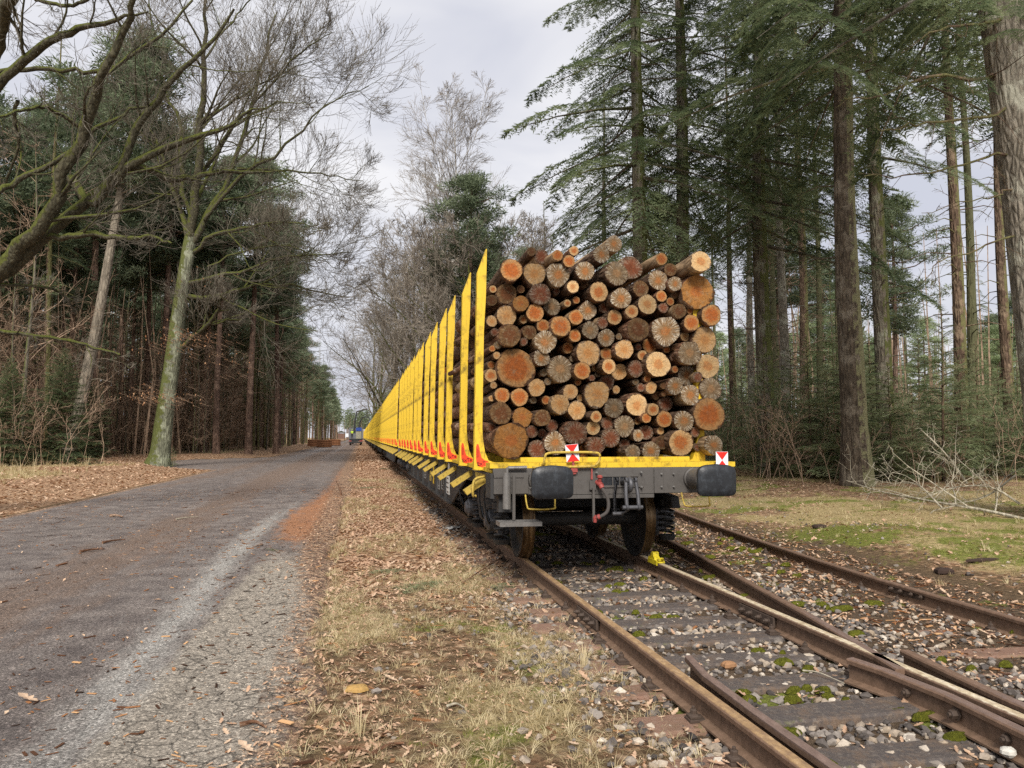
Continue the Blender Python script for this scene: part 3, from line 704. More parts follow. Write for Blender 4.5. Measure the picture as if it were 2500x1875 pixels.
def side_sill():
    mb = MB()
    for s in (-1, 1):
        x0, x1 = sorted((s*1.27, s*1.30))
        prof = [(.05, 1.26), (WL-.05, 1.26), (WL-.05, 1.10), (WL-2.7, 1.06), (WL-4.3, .60), (4.3, .60), (2.7, 1.06), (.05, 1.10)]
        mb.prism(prof, 'x', x0, x1)
        xa, xb = sorted((s*1.17, s*1.36)); mb.box(xa, xb, 4.35, WL-4.35, .575, .60); mb.box(xa, xb, .3, WL-.3, 1.225, 1.25)
        for y in np.arange(5, WL-4.5, 1.6): mb.box(*sorted((s*1.30, s*1.34)), y, y+.03, .60, 1.225)
    mb.box(-.35, .35, 1.9, WL-1.9, .85, 1.2); mb.box(-.35, .35, .12, 1.9, 1.0, 1.2); mb.box(-.35, .35, WL-1.9, WL-.12, 1.0, 1.2); mb.box(-1.27, 1.27, .2, WL-.2, 1.19, 1.215)
    for y in np.arange(4.5, WL-4, 2.1): mb.box(-1.26, 1.26, y, y+.06, .68, 1.19)
    return mb.mesh('underframe', DGREY)
def deck_mesh():
    mb = MB()
    for s in (-1, 1): mb.box(*sorted((s*1.18, s*1.37)), .1, WL-.1, 1.262, 1.31)
    for y in STY: mb.box(-1.1, 1.1, y, y+.16, 1.25, 1.40); mb.box(-1.42, 1.42, y+.02, y+.14, 1.312, 1.345)
    for y0 in (0.02, WL-.30):
        mb.box(-1.40, 1.40, y0, y0+.28, 1.315, 1.368)
    mb.box(-1.0, 1.0, .35, .39, 1.27, 1.42); mb.box(-1.0, 1.0, WL-.39, WL-.35, 1.27, 1.42)
    return mb.mesh('deck', YEL)
def wheelset(p, y, x0=0):
    ax = MB(); ax.cyl((-1.12, 0, 0), (1.12, 0, 0), .085, n=16); obj('axle', ax.mesh('axle', DGREY, smooth=False), p, (0, y, .62))
    for s in (-1, 1):
        mb = MB()
        pr = [(.10, .02), (.34, .035), (.39, .02), (.40, -.005), (.492, -.005), (.494, .012), (.485, .03), (.468, .038), (.463, .06), (.458, .135), (.452, .14), (.39, .13), (.36, .085), (.15, .075), (.14, .12), (.09, .12)]
        if s < 0: pr = [(r, -h) for r, h in pr]
        mb.lathe(pr[:10], (0, 0, 0), 'x', 44, 0)
        mb.lathe(pr[9:], (0, 0, 0), 'x', 44, 1)
        mb2 = MB(); mb2.lathe([pr[4], pr[5], pr[6], pr[7], pr[8], pr[9]], (0, 0, 0), 'x', 44)
        w = MB(); w.lathe(pr[:5], (0, 0, 0), 'x', 44, 0); w.lathe(pr[4:10], (0, 0, 0), 'x', 44, 1); w.lathe(pr[9:], (0, 0, 0), 'x', 44, 0)
        w.F = [q for q in w.F if q[0].shape[1] == 4]
        obj('wheel', w.mesh('wheel', [DGREY, WHEEL.m], smooth=True), p, (s*.70, y, .62))
def spring(p, x, y, z0, z1, r=.085, w=.016, turns=5):
    t = np.linspace(0, turns*2*PI, turns*14); P = np.column_stack([r*np.cos(t), r*np.sin(t), np.linspace(z0+w, z1-w, len(t))])
    mb = MB().tube(P, w, 6); obj('spring', mb.mesh('spring', DGREY, smooth=True), p, (x, y, 0))
def bogie(p, yc, detail=True):
    f = MB()
    for s in (-1, 1):
        f.prism([(-1.5, .78), (-1.45, .92), (-.6, .98), (-.4, 1.08), (.4, 1.08), (.6, .98), (1.45, .92), (1.5, .78), (.5, .70), (.35, .52), (-.35, .52), (-.5, .70)], 'x', *sorted((s*.99, s*1.10)))
        for a in (-.9, .9):
            f.prism([(a-.42, .84), (a-.30, .80), (a-.18, .76), (a-.14, .52), (a+.14, .52), (a+.18, .76), (a+.30, .80), (a+.42, .84)], 'x', *sorted((s*.97, s*1.02)))
    f.box(-1.0, 1.0, -.3, .3, .70, .95)
    b = obj('bogie', f.mesh('bogie', DGREY), p, (0, yc, 0), bevel=.012)
    for a in (-.9, .9):
        wheelset(b, a)
        for s in (-1, 1):
            m = MB(); m.lathe([(.0, .30), (.075, .30), (.10, .27), (.13, .25), (.135, .0)], (0, 0, 0), 'x', 18)
            if s < 0: m.V = [v*np.array([-1, 1, 1]) for v in m.V]
            m.box(*sorted((s*.02, s*.16)), -.17, .17, -.15, .12)
            for q in (-1, 1): m.cyl((s*.22, q*.08, .06), (s*.285, q*.08, .06), .018, n=6)
            obj('axle_box', m.mesh('axle_box', IRON), b, (s*.93, a, .62), bevel=.006)
            if detail:
                for q in (-.26, .26): spring(b, s*1.06, a+q, .42, .80)
            for q in (-.26, .26):
                m = MB(); m.cyl((s*1.06, a+q, .36), (s*1.06, a+q, .42), .09, .115, 14); obj('spring_seat', m.mesh('spring_seat', DGREY), b)
                m = MB(); m.cyl((s*1.06, a+q, .79), (s*1.06, a+q, .86), .115, .12, 14); obj('spring_seat', m.mesh('spring_seat', DGREY), b)
    return b

def end_gear(p, y0, sg, full):
    "headstock and everything on it; sg=-1 front end (faces -y), +1 rear end"
    def Y(a): return y0-sg*0+(-a if sg < 0 else a)*1.0     # a metres outwards from the headstock face
    def bx(mb, x0, x1, a0, a1, z0, z1, m=0): mb.box(x0, x1, *sorted((Y(a0), Y(a1))), z0, z1, m)
    h = MB(); bx(h, -1.37, 1.37, -.02, 0, 1.03, 1.313); bx(h, -1.37, 1.37, -.22, -.02, 1.295, 1.313); bx(h, -1.3, 1.3, -.2, -.02, 1.03, 1.045)
    bx(h, -1.37, -.95, .0, .012, 1.04, 1.30); bx(h, .42, 1.37, 0, .02, 1.035, 1.305)
    bx(h, -.24, .24, 0, .014, 1.215, 1.235); bx(h, -.24, .30, 0, .014, 1.10, 1.12); bx(h, -.9, .42, -.06, .006, .985, 1.025)
    bx(h, -.20, .16, .0, .003, 1.125, 1.21, 1)
    for x in (-.06, .02): bx(h, x, x+.012, .003, .012, 1.12, 1.21)
    bx(h, -1.37, -1.0, .02, .05, 1.05, 1.27)
    hs = obj('headstock', h.mesh('headstock', [GREY, BLK]), p, bevel=.006)
    for x, z in ((-.96, 1.25), (-.96, 1.11), (-.24, 1.26), (.27, 1.26), (.27, 1.10), (-1.33, 1.24), (-1.33, 1.1), (.88, 1.25), (.88, 1.11), (.50, 1.24), (.64, 1.24), (.50, 1.10), (.64, 1.10)):
        m = MB(); big = x in (-.96, .88); s = .016 if big else .010
        m.lathe([(s*1.5, 0), (s*1.5, sg*.004), (s, sg*.004), (s, sg*.022), (s*.6, sg*.024), (s*.6, sg*.034)], (x, Y(.02), z), 'y', 6)
        obj('bolt', m.mesh('bolt', STEEL), hs)
    for s in (-1, 1):
        b = empty('buffer', (0, 0, 0)); b.parent = p
        m = MB(); x = s*.875
        m.lathe([(.105, sg*.01), (.12, sg*.02), (.118, sg*.05), (.105, sg*.06), (.10, sg*.30), (.115, sg*.31), (.115, sg*.34), (.085, sg*.345), (.085, sg*.6)], (x, y0, 1.19), 'y', 28)
        obj('buffer_shank', m.mesh('buffer_shank', GREY, smooth=False), b)
        m = MB(); w, hh = .213, .150
        out = []
        for k in range(40):
            t = 2*PI*k/40; cx, cz = math.cos(t), math.sin(t); e = .33
            X = w*math.copysign(abs(cx)**e, cx); Z = hh*math.copysign(abs(cz)**e, cz)
            if Z > 0: Z += .032*(1-(X/w)**2)
            out.append((X, Z))
        o = np.array(out); v = []
        for q, a in ((.96, .555), (1, .57), (1, .605), (.975, .614), (.6, .622), (.25, .626)): v.append(np.column_stack([x+o[:, 0]*q, np.full(40, Y(a)), 1.185+o[:, 1]*q]))
        v = np.vstack(v); i = np.arange(40); j = (i+1) % 40
        m.add(v, np.vstack([np.stack([k*40+i, k*40+j, (k+1)*40+j, (k+1)*40+i], 1) for k in range(5)]))
        m.F.append((np.array([i]), 0, None)); m.F.append((np.array([i+200]), 0, None))
        obj('buffer_plate', m.mesh('buffer_plate', BLK, smooth=True), b)
        # shunter's handle under the buffer
        P = chain([(x-.16, Y(.06), 1.04), (x-.15, Y(.10), .93), (x-.12, Y(.14), .895), (x+.12, Y(.14), .895), (x+.15, Y(.10), .93), (x+.16, Y(.06), 1.04)], 24)
        obj('handle', MB().tube(P, .009, 8).mesh('handle', YELD, smooth=True), p)
    if not full: return
    # coupling: hook and screw link
    m = MB(); P = chain([(.06, Y(0), 1.16), (.06, Y(.12), 1.18), (.06, Y(.22), 1.20), (.06, Y(.27), 1.15), (.06, Y(.25), 1.09), (.06, Y(.19), 1.07)], 18)
    m.tube(P, np.linspace(.035, .022, 18), 10); hk = obj('coupling', m.mesh('coupling', IRON, smooth=True), p)
    def link(xa, xb, za, zb, a0, a1, r=.017):
        for x in (xa, xb):
            mm = MB(); mm.tube(chain([(x*.8+.012, Y(a0), za), (x, Y((a0+a1)/2), (za+zb)/2), (x, Y(a1), zb)], 10), r, 10)
            mm.lathe([(r*1.5, -.014), (r*1.7, 0), (r*1.5, .014)], (x, Y(a1), zb), 'x', 12)
            mm.lathe([(r*1.5, -.014), (r*1.7, 0), (r*1.5, .014)], (x*.8+.012, Y(a0), za), 'x', 12)
            obj('link_bar', mm.mesh('link_bar', IRON, smooth=True), hk)
    link(-.0, .13, 1.19, .91, .25, .31, .02); link(-.07, -.07, 1.19, .84, .12, .12, .015)
    mm = MB(); mm.cyl((-.05, Y(.31), .91), (.17, Y(.31), .91), .022, n=12); mm.cyl((-.10, Y(.13), .83), (.02, Y(.13), .83), .02, n=12); mm.cyl((.06, Y(.31), .91), (.0, Y(.14), .83), .012, n=8)
    obj('link_pin', mm.mesh('link_pin', IRON), hk)
    # brake hose and tap
    hz = chain([(-.22, Y(.06), 1.14), (-.20, Y(.11), 1.09), (-.165, Y(.14), 1.02), (-.15, Y(.15), .93), (-.17, Y(.15), .85), (-.24, Y(.13), .80), (-.27, Y(.11), .79)], 30)
    ho = obj('brake_hose', MB().tube(hz, .019, 12).mesh('brake_hose', RUB, smooth=True), p)
    m = MB(); m.tube([(-.27, Y(.11), .80), (-.285, Y(.10), .785), (-.285, Y(.10), .74)], [.026, .024, .018], 10); m.cyl((-.26, Y(.115), .795), (-.235, Y(.125), .805), .027, n=12)
    obj('hose_coupling', m.mesh('hose_coupling', RED), ho)
    m = MB(); m.cyl((-.23, Y(.02), 1.16), (-.21, Y(.10), 1.13), .032, .028, 12); m.cyl((-.22, Y(.06), 1.15), (-.225, Y(.09), 1.205), .022, .018, 10); m.lathe([(.015, 0), (.03, .01), (.03, .03), (.012, .04)], (-.225, Y(.09), 1.20), 'z', 10); m.cyl((-.215, Y(.09), 1.13), (-.205, Y(.11), 1.10), .027, .024, 12)
    obj('brake_tap', m.mesh('brake_tap', RED), p)
    m = MB(); m.prism([(-.305, 1.19), (-.285, 1.19), (-.288, 1.305), (-.30, 1.305)], 'y', *sorted((Y(.01), Y(.03))))
    obj('red_lever', m.mesh('red_lever', RED), p)
    m = MB(); bx(m, -.295, -.27, .03, .05, .74, 1.10); bx(m, -.32, -.25, .02, .03, 1.08, 1.18); obj('hose_bracket', m.mesh('hose_bracket', GREY), p)
    # yellow hand rail over the left buffer
    P = chain([(-.835, Y(-.1), 1.345), (-.83, Y(.03), 1.36), (-.82, Y(.05), 1.43), (-.77, Y(.05), 1.475), (-.5, Y(.05), 1.483), (-.27, Y(.05), 1.478), (-.215, Y(.05), 1.455), (-.215, Y(.05), 1.40), (-.25, Y(.05), 1.352), (-.33, Y(.04), 1.33), (-.95, Y(.03), 1.325)], 50)
    obj('hand_rail', MB().tube(P, .014, 10).mesh('hand_rail', YELD, smooth=True), p)
    # upright post, cylinder, step
    m = MB(); m.cyl((-1.245, Y(.12), .90), (-1.245, Y(.12), 1.245), .042, n=20); m.cyl((-1.245, Y(.12), 1.245), (-1.245, Y(.12), 1.275), .035, n=20); m.cyl((-1.24, Y(.12), 1.275), (-1.24, Y(.12), 1.33), .014, n=10)
    m.cyl((-1.22, Y(.06), 1.32), (-1.02, Y(.06), 1.325), .02, n=12)
    obj('upright_cylinder', m.mesh('upright_cylinder', STEEL), p)
    m = MB(); bx(m, -1.175, -1.145, .06, .075, .78, 1.25); bx(m, -1.37, -1.05, .02, .06, 1.22, 1.245); st = obj('step_hanger', m.mesh('step_hanger', GREY), p)
    m = MB(); X0, X1, a0, a1 = -1.33, -.90, -.02, .22
    for k in range(17): xx = X0+(X1-X0)*k/16; bx(m, xx, xx+.005, a0, a1, .738, .765)
    for a in np.linspace(a0, a1-.01, 7): bx(m, X0, X1, a, a+.006, .742, .767)
    bx(m, X0-.004, X1+.008, a1-.004, a1+.004, .728, .772); bx(m, X0-.004, X1+.008, a0-.004, a0+.004, .728, .772); bx(m, X0-.006, X0, a0, a1, .728, .772); bx(m, X1+.002, X1+.008, a0, a1, .728, .772)
    obj('step', m.mesh('step', STEEL), st)
    m = MB(); bx(m, -1.40, -1.36, -.30, .02, 1.0, 1.26); bx(m, -1.30, -1.12, -.18, -.05, .85, 1.02); obj('corner_bracket', m.mesh('corner_bracket', DGREY), p)
    # rope hook on the corner
    P = chain([(-1.36, Y(-.62), 1.20), (-1.47, Y(-.60), 1.17), (-1.50, Y(-.58), 1.08), (-1.495, Y(-.58), .99), (-1.46, Y(-.58), .985)], 18)
    obj('rope_hook', MB().tube(P, .015, 8).mesh('rope_hook', YELD, smooth=True), p)
    m = MB(); m.prism([(-.02, 1.25), (.55, 1.25), (.4, 1.02), (.1, 1.10)], 'x', -1.335, -1.32) if False else None

def wagon(y0, full, lab):
    p = empty('timber_wagon', (XC, y0, 0), label=lab, cat='wagon', group='timber wagons of the train')
    obj('underframe', UF, p); obj('deck', DK, p)
    end_gear(p, 0, -1, full); end_gear(p, WL, 1, False)
    bogie(p, 2.35, full); bogie(p, WL-2.35, False)
    for k, y in enumerate(STY):
        for s in (-1, 1):
            o = obj('stake', STAKE, p, (-1.47 if s < 0 else 1.36, y, 1.28), sc=(-s, 1, 1 if s < 0 else .98), bevel=0)
            if s < 0:
                st = obj('sticker', STICK, o)
                tx = obj('lettering', text_mesh('ExTe', .062, INK), st, (.098, -.0055, .062), (PI/2, -.08, 0))
                m = MB()
                for q in range(3): m.box(.028+q*.010, .032+q*.010, -.006, -.004, .13, .245-.012*q)
                obj('stripe', m.mesh('stripe', INK), st)
                obj('strap_winder', WIND, p, (-1.42, y, 1.28))
    # inscriptions on the side
    if full:
        def panel(y, z, w, h, mat, n=0):
            m = MB(); m.box(-1.312, -1.303, y, y+w, z, z+h); o = obj('inscription', m.mesh('inscription', mat), p)
            if n:
                m = MB()
                for q in range(n): m.box(-1.314, -1.312, y+.12*w, y+(.5+.35*((q*7) % 3)/2)*w, z+h*(q+.3)/n, z+h*(q+.62)/n)
                obj('print_block', m.mesh('print_block', GREY), o)
        def outline(y, z, w, h):
            m = MB()
            for q in ((y, y+w, z, z+.012), (y, y+w, z+h-.012, z+h), (y, y+.012, z+.012, z+h-.012), (y+w-.012, y+w, z+.012, z+h-.012), (y+.3*w, y+.7*w, z+.3*h, z+.36*h)): m.box(-1.308, -1.303, *q)
            obj('inscription', m.mesh('inscription', PALE), p)
        panel(4.6, .70, .62, .30, WHT, 4); panel(4.55, 1.06, .22, .16, WHT); outline(5.5, .72, .35, .2); outline(5.5, .95, .35, .18); outline(6.2, .68, .3, .18); outline(6.2, .90, .3, .18)
        panel(7.3, .72, .16, .42, YEL); panel(7.9, .74, .34, .2, YELD, 2); outline(9.2, .72, .5, .22); outline(9.2, .98, .5, .16)
        # tank, valves and cables between bogie and side panel
        m = MB(); m.cyl((-1.16, 3.5, .86), (-1.16, 3.9, .86), .10, n=18); obj('air_tank', m.mesh('air_tank', DGREY), p)
        for a in (.95, 1.35, 3.3):
            P = chain([(-1.2, a, 1.2), (-1.3, a+.05, 1.0), (-1.27, a+.1, .72), (-1.2, a+.3, .6), (-1.2, a+.5, .75)], 20)
            obj('cable', MB().tube(P, .012, 6).mesh('cable', BLK, smooth=True), p)
        m = MB(); m.prism([(.62, 1.24), (1.5, 1.24), (1.35, 1.08), (.75, 1.16)], 'x', -1.345, -1.335); obj('yellow_edge', m.mesh('yellow_edge', YELD), p)
    return p
UF = side_sill(); DK = deck_mesh()
W1 = wagon(YH, True, 'yellow staked timber wagon nearest the camera, loaded with logs')
W2 = wagon(YH+PITCHW, False, 'second timber wagon, coupled directly behind the nearest one')
for k in range(2, 15):
    c = copy_tree(W2); c.location = (XC, YH+PITCHW*k, 0)
    c['label'] = ['', '', 'third', 'fourth', 'fifth', 'sixth', 'seventh', 'eighth', 'ninth', 'tenth', 'eleventh', 'twelfth', 'thirteenth', 'fourteenth', 'fifteenth'][k]+' timber wagon of the train counted from the camera'

# red and white end-of-train boards
def board(x, z, y, rz, ry, lab, stem):
    o = empty('end_of_train_board', (x, y, z), label=lab, cat='signal board', group='end of train boards'); o.rotation_euler = (0, ry, rz)
    w, h = .072, .092; m = MB(); m.box(-w, w, 0, .006, -h, h); obj('plate', m.mesh('plate', RFW), o, bevel=.002)
    for s in (-1, 1):
        m = MB(); m.add([(-w+.002, -.0025, s*(h-.002)), (w-.002, -.0025, s*(h-.002)), (0, -.0025, 0)], [[0, 1, 2]] if s < 0 else [[0, 2, 1]]); obj('red_triangle', m.mesh('red_triangle', RFR), o)
    m = MB(); m.box(-.012, .012, .006, .02, -h-.06, -h+.05)
    if stem: m.box(-.035, .035, -.01, .05, -h-.115, -h-.05); m.box(-.02, .02, 0, .03, -h-.135, -h-.115)
    obj('bracket', m.mesh('bracket', RED), o)
xa, za = lx(1397.5, 1106, YH-.03); xb, zb = lx(1762, 1123, YH-.05)
board(XC+xa, za, YH-.03, 0, -.10, 'tilted red and white board in a red bracket above the left buffer', True)
board(XC+xb, zb, YH-.06, 0, .0, 'upright red and white board behind the right buffer, at the edge of the deck', False)

# drag shoe
m = MB(); m.box(-.05, .05, -.24, .14, .0, .014); m.prism([(-.10, .0), (.12, 0), (.16, .03), (.14, .05), (.08, .06), (.05, .11), (.02, .125), (-.02, .12), (-.03, .08), (-.08, .04)], 'x', -.045, .045)
for s in (-1, 1): m.box(*sorted((s*.045, s*.06)), -.2, .14, -.04, .03)
YSH = paint('drag_shoe_yellow', 'c9b51c', 'ddc92c', .6, 14, '1c1a10', 1.)
ds = empty('drag_shoe', (3.5, YH+.82, .163), label='dirty yellow drag shoe on the sandy rail under the right wheel', cat='drag shoe')
ds.scale = (.85, .85, .85); obj('shoe_body', m.mesh('shoe_body', YSH), ds, bevel=.006)
m = MB(); m.tube(chain([(-.02, -.16, .02), (-.05, -.2, .05), (0, -.24, .07), (.04, -.2, .05), (.03, -.15, .02)], 14), .008, 6); obj('grip', m.mesh('grip', YSH, smooth=True), ds)
# ================================================================== logs
def endmat(name, heart, mid, sap, crack, crk=.3, patch=0, patchc='e0dccb', radial=26, heart_r=.5, dark=.0):
    m = Mat(name, .85, .15)
    P = m.co(); sx = m.sep(P); r = m.math('SQRT', m.math('ADD', m.math('MULTIPLY', sx[0], sx[0]), m.math('MULTIPLY', sx[2], sx[2])))
    seed = m.math('MULTIPLY', m.rnd(), 40.)
    ofs = m.n('CombineXYZ', X=seed, Y=seed, Z=seed).outputs[0]
    va = m.n('VectorMath', operation='ADD'); m.put(va.inputs[0], P); m.put(va.inputs[1], ofs); PP = va.outputs[0]
    n1 = m.noise(1.9, 6, .7, vec=PP)
    rr = m.math('ADD', r, m.math('MULTIPLY', m.math('SUBTRACT', n1, .5), .75))
    c = m.ramp(rr, [(0, heart), (heart_r-.06, heart), (heart_r+.03, mid), (.82, sap), (.93, sap), (.99, '4a3424')])
    ang = m.math('ARCTAN2', sx[2], sx[0])
    av = m.n('CombineXYZ', X=m.math('MULTIPLY', m.math('COSINE', ang), 1.6), Y=m.math('MULTIPLY', m.math('SINE', ang), 1.6), Z=m.math('ADD', m.math('MULTIPLY', r, .25), seed)).outputs[0]
    cr = m.ramp(m.noise(radial/7., 8, .8, vec=av, dist=.4), [(.48, 0), (.60, 1)])
    edge = m.ramp(r, [(.35, 0), (.7, 1)])
    c = m.mix(m.math('MULTIPLY', m.math('MULTIPLY', cr, edge), crk), c, crack)
    if patch: c = m.mix(m.math('MULTIPLY', m.ramp(m.noise(radial/5., 5, .8, vec=av), [(.5, 0), (.6, 1)]), m.math('MULTIPLY', edge, patch)), c, patchc)
    wv = m.n('TexNoise', Vector=PP, Scale=1.5); ring = m.math('SINE', m.math('MULTIPLY', m.math('ADD', r, m.math('MULTIPLY', wv.outputs[0], .25)), 60.))
    c = m.mix(m.math('MULTIPLY_ADD', ring, .16, .14), c, m.mix(.5, c, '3a2010'))
    c = m.mix(m.ramp(m.noise(6, 7, .8, vec=PP), [(.42, 0), (.7, .75+dark*.6)]), c, m.mix(.65, c, '33221a')); c = m.mix(m.ramp(m.noise(3.1, 8, .8, vec=m.map(PP, (1, 1, 1), (5, 5, 5))), [(.52, 0), (.66, .6)]), c, '8c8068')
    hv = m.mix(m.rnd(), (.62, .60, .58, 1), (1.16, 1.10, 1.04, 1)); c = m.mix(1., c, hv, 'MULTIPLY')
    m.color(c); m.bump(m.math('ADD', m.noise(14, 6, .75, vec=PP), m.math('MULTIPLY', cr, .4)), .6, .012); return m.m
EM = dict(
    O=endmat('cut_orange', 'a8602f', 'b0733f', 'b0885a', '6a3c1e', .35, heart_r=.58, dark=.1),
    o=endmat('cut_orange_rimmed', 'ae6a3a', 'b98c5a', 'c4a478', '7a5230', .35, heart_r=.50),
    T=endmat('cut_tan', 'b58350', 'b98f5e', 'b89566', '6f5232', .5, .25, heart_r=.35),
    L=endmat('cut_pale', 'c08a58', 'cba673', 'd2b384', '8e6e46', .3, .2, heart_r=.4),
    S=endmat('cut_sawdust', 'aa6a38', 'a8743e', 'a27440', '5c3a1c', .4, heart_r=.35, dark=.2),
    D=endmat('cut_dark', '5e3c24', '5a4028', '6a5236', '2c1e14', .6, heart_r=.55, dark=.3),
    R=endmat('cut_redbrown', '70402a', '63402c', '583a28', '2a150e', .5, .3, heart_r=.7, dark=.2),
    W=endmat('cut_resin_white', 'a06c40', '8c6c48', '80694c', '33261a', .75, .8, radial=34, heart_r=.32),
    G=endmat('cut_grey', '84684a', '6c5a42', '6e5e48', '2a2218', .8, .35, radial=30, heart_r=.35, dark=.2))
DESC = dict(O='orange cut end', o='orange heart and pale rim', T='tan cut end', L='pale fresh cut end', S='rough sawdust-orange end', D='dark brown end', R='red-brown end', W='cracked whitish end', G='weathered grey end')
BK = [bark('log_bark_dark', '3a2c22', '6e5846', scale=11, stretch=.35, bump=1, dist=.03, along='y', c='7c5a44'), bark('log_bark_red', '4e3426', '8c6850', scale=9, stretch=.35, bump=1, dist=.03, c='a8917c', along='y'), bark('log_bark_tan', '6a543e', 'a48a6a', scale=8, stretch=.3, bump=.8, dist=.02, c='c2aa88', along='y')]
def log_mesh(R, L, bk, rag=.05, taper=.0):
    n = 22; th = np.arange(n)*2*PI/n; K = max(4, int(L/.35))
    prof = 1+rag*2.0*(vnoise(np.cos(th)*1.5+7, np.sin(th)*1.5+R*90, int(R*1e5) % 97)-.5)*2
    v = []
    for k in range(K+1):
        y = L*k/K; q = 1-taper*k/K; rr = R*q*prof*(1+rag*(rng.random(n)-.5)*(1.0 if k else .7))
        bx, bz = (.012*math.sin(k*1.1+R*50), .010*math.cos(k*.9+R*80)) if k else (0, 0)
        v.append(np.stack([rr*np.cos(th)+bx*(k > 0), np.full(n, y), rr*np.sin(th)+bz], 1))
    i = np.arange(n); j = (i+1) % n
    V = np.vstack(v); mb = MB().add(V, np.vstack([np.stack([k*n+i, (k+1)*n+i, (k+1)*n+j, k*n+j], 1) for k in range(K)]))
    mb.F.append((np.array([i[::-1]+K*n]), 0, None))
    me = mb.mesh('log', bk, smooth=True)
    out = v[0]/R; rings = [out*[1, 1, 1], out*.97-[0, .02, 0], out*.7-[0, .025, 0], out*.35-[0, .03, 0]]
    mb = MB(); VV = np.vstack(rings+[[[0, -.03, 0]]]); mb.add(VV, np.vstack([np.stack([k*n+i, k*n+j, (k+1)*n+j, (k+1)*n+i], 1) for k in range(3)]))
    mb.F.append((np.stack([3*n+i, 3*n+j, np.full(n, 4*n)], 1), 0, None))
    return me, mb
def make_log(x, y, z, R, L, st, lab, grp, rx=0, rz=0, bk=None, taper=.06):
    if bk is None: bk = BK[rng.choice(3, p=[.45, .35, .2])]
    me, face = log_mesh(R, L, bk, .07 if st in 'SWTG' else .05, taper)
    o = obj('log', me, None, (x, y, z), (rx, 0, rz), label=lab, cat='log', group=grp)
    obj('cut_end', face.mesh('cut_end', EM[st]), o, (0, -.001, 0), (0, rng.random()*0, 0), R)
    return o
# cut ends as measured on the end of the stack: x, z given in hundredths of the stack photo grid, radius, style, set-back
RAW = """272 305 75 O;427 327 77 T;588 335 80 W;408 178 30 D 40;475 212 50 R 30;585 204 38 O 10;662 243 42 O;695 172 33 o 40;880 195 58 W 10;965 125 58 W 45;770 310 66 W;687 415 42 L;770 398 26 D 30;
985 325 78 G;1078 290 80 R 25;1285 228 42 O 20;1550 245 72 L -20;1345 300 45 D 35;1262 375 68 W;1377 395 48 W;1525 448 115 S;240 460 70 D 10;335 528 55 S;465 465 72 R;545 550 58 G 10;240 610 68 T;432 592 60 O;
710 505 25 O 5;862 450 65 o;1010 495 72 W;1145 430 54 D;1190 535 67 L;1285 478 38 O 10;1345 515 28 O 12;1298 555 36 R 10;900 555 38 R 10;787 575 62 W 8;1085 582 45 o;1405 578 50 D;1622 605 72 O;485 677 44 O;605 680 70 O;
708 620 50 O;968 622 52 o;887 657 40 R 10;803 710 58 G;1128 700 78 D;1310 715 100 W;1487 658 56 O;1575 775 88 T;1443 752 32 T 15;260 745 75 D;395 722 48 D 12;500 787 74 W;700 745 42 O;912 760 62 W;653 828 38 O 10;
790 862 82 T;1035 840 65 T;1205 812 52 O 10;1475 862 82 G;1157 878 35 o;915 868 42 O 12;475 897 55 W;1262 938 88 L;1597 950 82 L;303 965 130 O;602 972 88 G;750 982 58 O;930 953 50 o;1003 990 55 T 8;1112 968 56 R;
1458 1012 66 W 8;1378 1085 56 W;443 1097 60 T;916 1062 52 R 12;1215 1097 40 T;672 1122 52 T 10;600 1205 66 T;1618 1105 76 G;850 1140 88 T;210 1148 52 O;328 1160 60 O;1478 1145 68 W;1245 1147 30 D 20;965 1235 66 G 6;
1120 1215 76 L;1228 1243 42 o;1315 1205 50 R 20;1605 1275 110 O;200 1270 74 D;715 1250 62 T;345 1295 68 S;482 1300 55 D;843 1292 38 o;1185 1300 33 O 10;1305 1310 56 O;1437 1322 70 W;1035 1355 70 G;922 1340 44 R 8;
545 1353 42 R 8;823 1370 48 L;702 1400 80 R;265 1450 118 S;408 1393 42 R 10;480 1405 32 R 12;1130 1418 38 W;1180 1400 50 R 15;942 1437 62 R;1290 1468 46 D 15;1415 1468 88 o;1038 1477 38 R 12;845 1490 62 R;568 1470 72 W;
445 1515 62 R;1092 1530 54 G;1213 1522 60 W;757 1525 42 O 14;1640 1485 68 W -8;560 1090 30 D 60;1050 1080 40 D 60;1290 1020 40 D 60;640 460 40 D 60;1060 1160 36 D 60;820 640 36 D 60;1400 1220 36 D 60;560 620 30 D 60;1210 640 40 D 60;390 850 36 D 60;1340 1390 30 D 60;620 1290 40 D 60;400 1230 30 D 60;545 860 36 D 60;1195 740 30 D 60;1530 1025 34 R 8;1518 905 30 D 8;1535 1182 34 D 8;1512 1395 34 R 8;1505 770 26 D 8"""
import itertools
_ex = []
_base = [tuple(map(float, r.split()[:3])) for r in RAW.replace('\n', '').split(';')]
_rr = np.random.default_rng(12)
for _ in range(4000):
    a, b = 130+1480*_rr.random(), 430+1080*_rr.random(); dmin = min(math.hypot(a-q[0], b-q[1])-q[2] for q in _base)
    if dmin > 22 and len(_ex) < 48:
        r_ = min(dmin-1, 44); _base.append((a, b, r_)); _ex.append('%.0f %.0f %.0f %s 14' % (a, b, r_, 'ORoTDG'[_rr.integers(0, 6)]))
RAW += ';'+';'.join(_ex)
